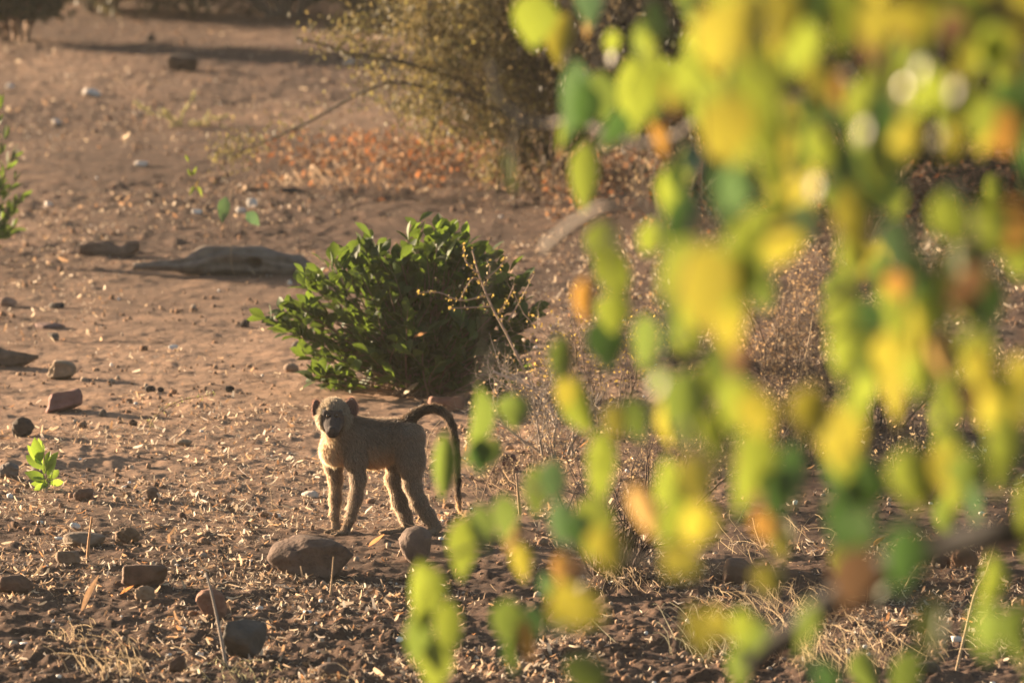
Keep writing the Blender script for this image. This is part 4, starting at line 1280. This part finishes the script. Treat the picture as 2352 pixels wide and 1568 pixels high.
# ------------------------------------------------------------------ the two leafy trees nearer than the baboon
LEAFM = []
for i in range(8):
    m_ = leaf_mesh('tree_leaf', 1, R.uniform(.94, 1.08), R.uniform(.1, .6), R.uniform(-.15, .3), 'ovate', 7, R.uniform(-.5, .5))
    m_.materials.append(TL['yg']); LEAFM.append(m_)

TREE_B = [  # x, y (centre), length, width in the picture, lean, colour, distance
    (1228, 50, 140, 100, 6, 'yg', 15.0), (1168, 396, 108, 50, 5, 'yg', 16.5), (1318, 232, 190, 82, 4, 'gr', 15.0), (1338, 250, 140, 70, -4, 'dg', 14.9), (1455, 228, 195, 105, -5, 'yg', 15.2),
    (1345, 405, 165, 66, 4, 'yg', 15.6), (1300, 300, 110, 40, 12, 'yg', 15.3), (1517, 50, 110, 62, -12, 'dg', 14.5), (1356, 40, 100, 28, 12, 'tan', 16.5), (1405, 100, 60, 40, 0, 'yg', 15.4),
    (1604, 112, 105, 85, 0, 'yg', 13.8), (1620, 245, 105, 80, 12, 'yg', 13.8), (1548, 195, 110, 38, -38, 'yg', 14.0), (1540, 440, 130, 62, 2, 'yg', 14.2), (1570, 420, 120, 40, -6, 'dg', 14.1), (1592, 372, 60, 75, 50, 'gr', 14.0),
    (1512, 320, 90, 36, -24, 'or', 14.6), (1385, 562, 110, 84, 4, 'yg', 14.8), (1408, 630, 150, 80, -6, 'yg', 14.6), (1345, 690, 110, 50, 3, 'or', 14.4), (1392, 790, 130, 100, 3, 'dg', 14.6), (1410, 720, 100, 80, 6, 'yg', 14.5),
    (1480, 790, 140, 66, 2, 'g', 14.2), (1525, 802, 130, 96, 5, 'dg', 14.2), (1290, 845, 155, 62, 4, 'g', 15.2), (1182, 945, 84, 78, 0, 'g', 17.0), (1340, 945, 165, 76, -8, 'yg', 15.2), (1300, 905, 80, 50, 0, 'y', 15.0),
    (1090, 985, 200, 74, 5, 'g', 16.4), (1105, 1050, 90, 60, 0, 'dg', 16.4), (1020, 1072, 165, 56, 2, 'g', 17.0), (1130, 1040, 70, 54, 24, 'g', 17.2), (1062, 1260, 150, 70, 2, 'yg', 15.6), (1110, 1215, 120, 60, -8, 'g', 15.6), (1160, 1190, 110, 60, 0, 'g', 15.2),
    (1170, 1235, 90, 46, -12, 'tan', 15.5), (1200, 1290, 92, 48, -6, 'y', 15.2), (1297, 1312, 95, 58, 0, 'or', 15.0), (968, 1368, 165, 84, -4, 'yg', 15.4), (1030, 1450, 150, 64, 3, 'yg', 15.4), (960, 1470, 140, 62, 6, 'g', 15.4), (1000, 1530, 120, 84, 0, 'yg', 15.4),
    (1165, 1432, 120, 74, 2, 'g', 15.0), (1208, 1470, 100, 56, -2, 'or', 15.0), (1180, 1520, 110, 60, 10, 'dg', 15.0), (1215, 1440, 100, 64, 8, 'dg', 15.3), (1345, 1548, 100, 118, 6, 'g', 14.6), (1730, 1480, 120, 86, 6, 'g', 14.2), (1700, 1530, 100, 70, 0, 'g', 14.2),
    (1232, 1130, 120, 64, 0, 'g', 15.6), (1270, 1110, 110, 70, 6, 'gr', 15.2), (1380, 1080, 190, 66, 2, 'yg', 14.6), (1360, 1210, 150, 90, 6, 'yg', 14.6), (1330, 1220, 90, 66, 0, 'dg', 14.5), (1290, 1200, 110, 60, -2, 'gr', 14.9), (1175, 1500, 90, 54, 0, 'g', 15.0),
    (1320, 1330, 100, 60, 30, 'br', 14.8), (1720, 560, 140, 92, 0, 'yg', 13.6), (1742, 580, 120, 70, -4, 'yg', 13.7), (1685, 480, 100, 46, 4, 'yg', 13.6), (1600, 520, 60, 40, 0, 'br', 14.0), (1255, 1345, 60, 40, 0, 'gr', 15.0),
    (1580, 965, 150, 60, 0, 'yg', 14.0), (1610, 900, 130, 70, 24, 'yg', 13.6), (1530, 960, 150, 44, 10, 'y', 14.2), (1478, 1172, 140, 60, -24, 'tan', 13.2), (1520, 1110, 120, 80, 6, 'yg', 13.6), (1415, 970, 90, 60, 0, 'y', 14.0)]
TREE_A = [
    (1650, 90, 170, 120, 0, 'y', 9.4), (1720, 60, 170, 120, 10, 'y', 9.2), (1790, 40, 150, 120, -6, 'y', 9.6), (1830, 110, 150, 110, 0, 'yg', 9.8), (1740, 190, 180, 120, 4, 'yg', 9.4), (1680, 290, 160, 110, 0, 'y', 9.3), (1760, 300, 170, 120, -6, 'yg', 9.6),
    (1800, 240, 150, 110, 0, 'yg', 9.8), (1880, 180, 120, 90, 0, 'y', 9.9), (1620, 660, 200, 140, 8, 'y', 9.4), (1560, 620, 170, 90, 28, 'yg', 9.8), (1680, 650, 150, 110, -6, 'yg', 9.6), (1580, 720, 130, 90, 0, 'yg', 9.8), (1670, 740, 160, 90, -8, 'y', 9.7),
    (1690, 820, 110, 60, -10, 'br', 9.8), (1960, 505, 190, 108, 2, 'y', 10.0), (1960, 590, 120, 80, 4, 'yg', 10.2), (2075, 315, 130, 92, 0, 'y', 10.2), (2070, 200, 100, 80, 0, 'yg', 10.0), (2210, 668, 110, 76, 12, 'or', 10.2), (2062, 655, 66, 62, 0, 'or', 10.2),
    (1985, 740, 120, 100, 0, 'dg', 10.5), (1920, 720, 130, 84, 6, 'yg', 10.4), (1940, 800, 150, 90, -4, 'yg', 10.3), (2000, 820, 130, 110, 0, 'g', 10.4), (2110, 760, 170, 100, 4, 'yg', 10.4), (2110, 850, 150, 80, 0, 'yg', 10.5), (2260, 690, 170, 120, -8, 'dg', 10.4),
    (2180, 720, 150, 90, 0, 'g', 10.3), (2172, 812, 110, 80, 8, 'tan', 10.4), (2240, 830, 150, 90, 4, 'yg', 10.2), (2280, 930, 180, 100, -8, 'yg', 10.2), (2300, 1040, 180, 90, 0, 'yg', 10.1), (2340, 880, 140, 70, 4, 'y', 10.0), (2290, 910, 130, 50, -16, 'tan', 10.4),
    (2130, 1105, 140, 110, 10, 'y', 10.6), (2175, 1080, 120, 100, -14, 'y', 10.5), (2235, 1150, 130, 50, -18, 'gr', 11.4), (2190, 1140, 80, 50, 0, 'yg', 11.4), (2090, 1090, 110, 60, 14, 'yg', 10.7), (1930, 1010, 150, 110, 0, 'y', 10.2), (1870, 960, 160, 110, 6, 'y', 10.1),
    (1990, 1120, 150, 100, 0, 'dg', 10.8), (1950, 1170, 130, 80, 10, 'g', 10.8), (1740, 1060, 180, 90, 0, 'yg', 10.6), (1790, 1130, 140, 90, 6, 'dg', 10.7), (1700, 1120, 140, 80, -4, 'yg', 10.5), (1650, 1010, 150, 90, 0, 'yg', 10.2), (1690, 930, 140, 90, 4, 'yg', 10.1),
    (1740, 960, 140, 90, -4, 'y', 9.9), (1600, 1100, 140, 90, 0, 'y', 10.4), (1540, 1200, 130, 90, 6, 'yg', 10.4), (1600, 1210, 130, 90, 0, 'y', 10.2), (1400, 1260, 110, 110, 0, 'y', 10.4), (1300, 1390, 90, 120, 60, 'y', 10.6), (1340, 1400, 90, 110, 40, 'y', 10.8),
    (1768, 1330, 74, 80, 0, 'y', 11.4), (1760, 1208, 76, 64, 4, 'or', 11.2), (1945, 1128, 110, 56, 0, 'dg', 10.8), (1600, 1450, 60, 120, 70, 'y', 10.8), (1650, 1440, 60, 90, 60, 'y', 10.8), (1700, 1440, 90, 60, 0, 'yg', 11.2), (2060, 560, 130, 80, 0, 'gr', 10.2),
    (2150, 530, 140, 110, 0, 'g', 10.6), (2180, 470, 90, 60, 0, 'dg', 10.8), (2330, 520, 130, 90, 0, 'or', 10.2), (2340, 30, 170, 100, 0, 'y', 9.8), (2290, 110, 140, 90, 0, 'yg', 9.9), (2230, 130, 110, 80, 6, 'y', 10.0), (2335, 150, 90, 60, 0, 'y', 10.0),
    (2100, 50, 150, 120, 0, 'y', 9.3), (2180, 80, 120, 100, 0, 'br', 9.3), (2010, 60, 120, 90, 0, 'y', 9.3), (1930, 210, 90, 60, 0, 'or', 10.0), (1960, 240, 90, 70, 0, 'yg', 10.2), (2250, 270, 120, 80, 4, 'yg', 10.2), (2200, 230, 110, 90, 0, 'yg', 10.0),
    (2330, 250, 160, 110, 0, 'dg', 10.4), (1780, 400, 120, 70, 0, 'yg', 9.9), (1700, 400, 130, 70, 0, 'yg', 9.8), (1840, 520, 120, 70, 8, 'gr', 10.8), (1745, 520, 100, 60, 0, 'yg', 10.3), (1290, 1420, 80, 100, 50, 'yg', 10.8), (1560, 1290, 90, 110, 50, 'y', 10.4)]
GLINT = [(2072, 208, 9.0, 0), (2112, 158, 9.0, .12), (1982, 298, 9.0, .11), (2152, 315, 9.1, .16), (1870, 426, 9.2, .13), (2190, 205, 9.0, .17), (1510, 880, 9.2, .2)]

def build_tree(name, label, trunk_xy, trunk_h, limbs, specs, fillers, glints, seed, barkc, dscale=1.0):
    rr = random.Random(seed)
    base = Vector((trunk_xy[0], trunk_xy[1], float(gh(*trunk_xy))))
    root = thing(name, label, 'tree', base)
    mb = MB()
    top = base + Vector((.05, .1, trunk_h))
    tr = curve([base + Vector((0, 0, -.1)), base + Vector((.04, .03, trunk_h * .35)), base + Vector((-.05, .06, trunk_h * .7)), top], 14)
    mb.tube(tr, [.075 * (1 - .6 * i / (len(tr) - 1)) for i in range(len(tr))], 9, barkc)
    mb.build('trunk', M_bark, root, True)
    nodes = list(tr[5:])
    for pts, r0, c_ in limbs:
        lb = MB()
        w_ = [p if isinstance(p, Vector) else at(*p) for p in pts]
        if (w_[0] - top).length < 3.0 and r0 > .007:
            near = min(tr, key=lambda q: (q - w_[0]).length); w_ = [near] + w_
        cc = curve(w_, 26)
        lb.tube(cc, [r0 * (1 - .55 * i / (len(cc) - 1)) for i in range(len(cc))], 6, c_)
        lb.build('branch', M_bark, root, True)
        nodes += cc
    todo = []
    for (x, y, L, W, lean, c_, Y) in list(specs) + list(fillers):
        Y *= dscale
        px = FV / (Y / CP)
        a = math.radians(lean)
        ax = Vector((-math.sin(a), rr.gauss(0, .18), -math.cos(a)))
        base_p = at(x + math.sin(a) * L / 2, y - L / 2 * math.cos(a), Y)
        yaw = rr.gauss(0, .45)
        nr = Vector((math.sin(yaw), -math.cos(yaw), rr.gauss(.15, .2)))
        todo.append((base_p, ax, nr, (W / px, L / px, L / px), c_))
    # leaves turned so that the low sun glances off them towards the road
    vw = {}
    for (x, y, Y, off) in glints:
        p = at(x, y, Y)
        to_cam = (Vector((0, 0, CAM_H)) - p).normalized()
        nr = ((S + to_cam).normalized() + Vector((off, 0, off))).normalized()
        ax = Vector((0, 0, -1)) - nr * Vector((0, 0, -1)).dot(nr); ax.normalize()
        todo.append((p - ax * .008, ax, nr, ((.026, .028, .028) if off < .05 else (.018, .020, .020)), 'glint' if off < .05 else 'dull'))
    gm = leaf_mesh('glossy_leaflet', 1, .8, .12, .2, 'ovate', 7) if glints else None
    if gm: gm.materials.append(M_gloss)
    tw = MB()
    arr = np.array([tuple(n_) for n_ in nodes])
    order = sorted(range(len(todo)), key=lambda i: np.min(np.linalg.norm(arr - np.array(todo[i][0]), axis=1)))
    for i in order:
        b, ax, nr, s_, c_ = todo[i]
        pet = b + Vector((rr.gauss(0, .01), rr.gauss(0, .01), .025))
        d2 = np.linalg.norm((arr - np.array(pet)) * np.array([1, 1, .8]), axis=1)
        j = int(np.argmin(d2)); p0 = Vector(arr[j])
        ln = (pet - p0).length
        mid = p0.lerp(pet, .5) + Vector((0, 0, ln * .12))
        cc = curve([p0, mid, pet, b], 9)
        tw.tube(cc, [min(.0028, .0012 + ln * .004) * (1 - .5 * k / (len(cc) - 1)) for k in range(len(cc))], 4, barkc)
        arr = np.concatenate([arr, np.array([tuple(q) for q in cc[1:6]])])
        me = gm if c_ in ('glint', 'dull') else rr.choice(LEAFM)
        place_leaf('leaf', me, b, ax, nr, s_, root, M_gloss if c_ == 'glint' else M_satin if c_ == 'dull' else TL[c_])
    tw.build('twig', M_bark, root)['kind'] = 'stuff'
    return root

fr = random.Random(5)
fillA = []
while len(fillA) < 165:
    x = fr.uniform(1380, 2560); y = fr.uniform(-180, 1620)
    d = np.clip((x - 1450) / 500, 0, 1) * (1.0 if y < 420 else .62 if y < 1180 else .16)
    hole = math.exp(-(((x - 2250) / 150) ** 2 + ((y - 390) / 70) ** 2)) + math.exp(-(((x - 1890) / 60) ** 2 + ((y - 130) / 150) ** 2)) + math.exp(-(((x - 1860) / 110) ** 2 + ((y - 620) / 110) ** 2)) + math.exp(-(((x - 1560) / 90) ** 2 + ((y - 400) / 100) ** 2)) + math.exp(-(((x - 2040) / 120) ** 2 + ((y - 970) / 60) ** 2))
    if y < 0 or x > 2352: d = .8; hole = 0
    if fr.random() > d or fr.random() < hole * 1.3: continue
    c_ = fr.choices(['yg', 'y', 'g', 'dg', 'or', 'br', 'gr'], [.38, .30 if y < 420 else .18, .16, .14, .015, .03, .04])[0]
    fillA.append((x, y, fr.uniform(100, 190), fr.uniform(55, 120), fr.gauss(0, 14), c_, fr.uniform(9.4, 11.5)))
fillB = []
while len(fillB) < 60:
    x = fr.uniform(1280, 2300); y = fr.uniform(-120, 1560)
    edge = 1290 if y < 400 else 1480 if y < 700 else 1380 if y < 1250 else 1250
    if x < edge or (y > 1250 and fr.random() < .75): continue
    c_ = fr.choices(['yg', 'y', 'g', 'dg', 'or', 'gr'], [.46, .12, .28, .08, .02, .05])[0]
    fillB.append((x, y, fr.uniform(80, 150), fr.uniform(45, 85), fr.gauss(0, 14), c_, fr.uniform(13.5, 16.5)))
DKB = (.045, .036, .03); GRB = (.22, .19, .165)
build_tree('leafy_tree', 'near tree hanging large blurred yellow leaves and a dark low branch', (1.45, 10.3), 3.5,
           [([(2600, 1180, 10.6), (2352, 1215, 10.6), (2200, 1245, 10.7), (2050, 1300, 10.8), (1920, 1375, 10.9), (1800, 1470, 11.0), (1720, 1545, 11.0)], .030, (.014, .012, .011)),
            ([(2620, 200, 10.0), (2352, 60, 9.8), (2050, -40, 9.5), (1700, -80, 9.3)], .014, DKB),
            ([(2600, 420, 10.4), (2352, 400, 10.4), (2150, 420, 10.3), (1980, 470, 10.2), (1700, 560, 9.9)], .010, DKB),
            ([(2600, 600, 10.4), (2380, 560, 10.4), (2150, 620, 10.4), (1950, 660, 10.4), (1750, 850, 10.2)], .009, DKB)],
           TREE_A, fillA, GLINT, 61, DKB)
build_tree('leafy_tree', 'tree with green leaves hanging in front of the thorn bush and baboon tail', (1.9, 13.6), 3.4,
           [([(2600, -60, 13.40), (2000, -90, 13.31), (1500, -60, 13.22), (1240, -30, 13.14)], .012, GRB),
            ([(1250, 570, 13.57), (1330, 505, 13.48), (1400, 470, 13.40), (1480, 470, 13.40), (1515, 520, 13.40), (1532, 610, 13.40)], .0068, GRB),
            ([(1125, 140, 13.75), (1135, 200, 13.75), (1165, 250, 13.75), (1210, 280, 13.75), (1270, 285, 13.75), (1330, 275, 13.57), (1450, 330, 13.48), (1560, 310, 13.40), (1680, 250, 13.31), (2300, 150, 13.31), (2700, 50, 13.40)][::-1], .0068, GRB),
            ([(2600, 900, 13.05), (2000, 860, 12.96), (1600, 830, 12.88), (1350, 760, 12.96)], .010, DKB),
            ([(2700, 1300, 13.22), (2000, 1330, 13.05), (1500, 1290, 13.22), (1200, 1230, 13.48), (1000, 1290, 13.48)], .007, DKB)],
           TREE_B, fillB, [(1403, 132, 13.0, .1)], 62, DKB, .87)

# ------------------------------------------------------------------ warm dusty evening air
def build_haze():
    bm = bmesh.new(); bmesh.ops.create_cube(bm, size=1)
    me = bpy.data.meshes.new('haze'); bm.to_mesh(me); bm.free()
    o = bpy.data.objects.new('haze', me); COL.objects.link(o)
    o.scale = (4000, 4000, 6.4); o.location = (0, 0, 2.1)
    m = bpy.data.materials.new('dusty_air'); m.use_nodes = True
    t = m.node_tree; t.nodes.clear()
    out = t.nodes.new('ShaderNodeOutputMaterial'); v = t.nodes.new('ShaderNodeVolumePrincipled')
    v.inputs['Color'].default_value = (.95, .90, .84, 1)
    v.inputs['Density'].default_value = .0003
    v.inputs['Anisotropy'].default_value = .35
    t.links.new(v.outputs[0], out.inputs['Volume'])
    me.materials.append(m)
    o['kind'] = 'stuff'; o['label'] = 'thin warm dusty haze in the evening air'; o['category'] = 'haze'
build_haze()
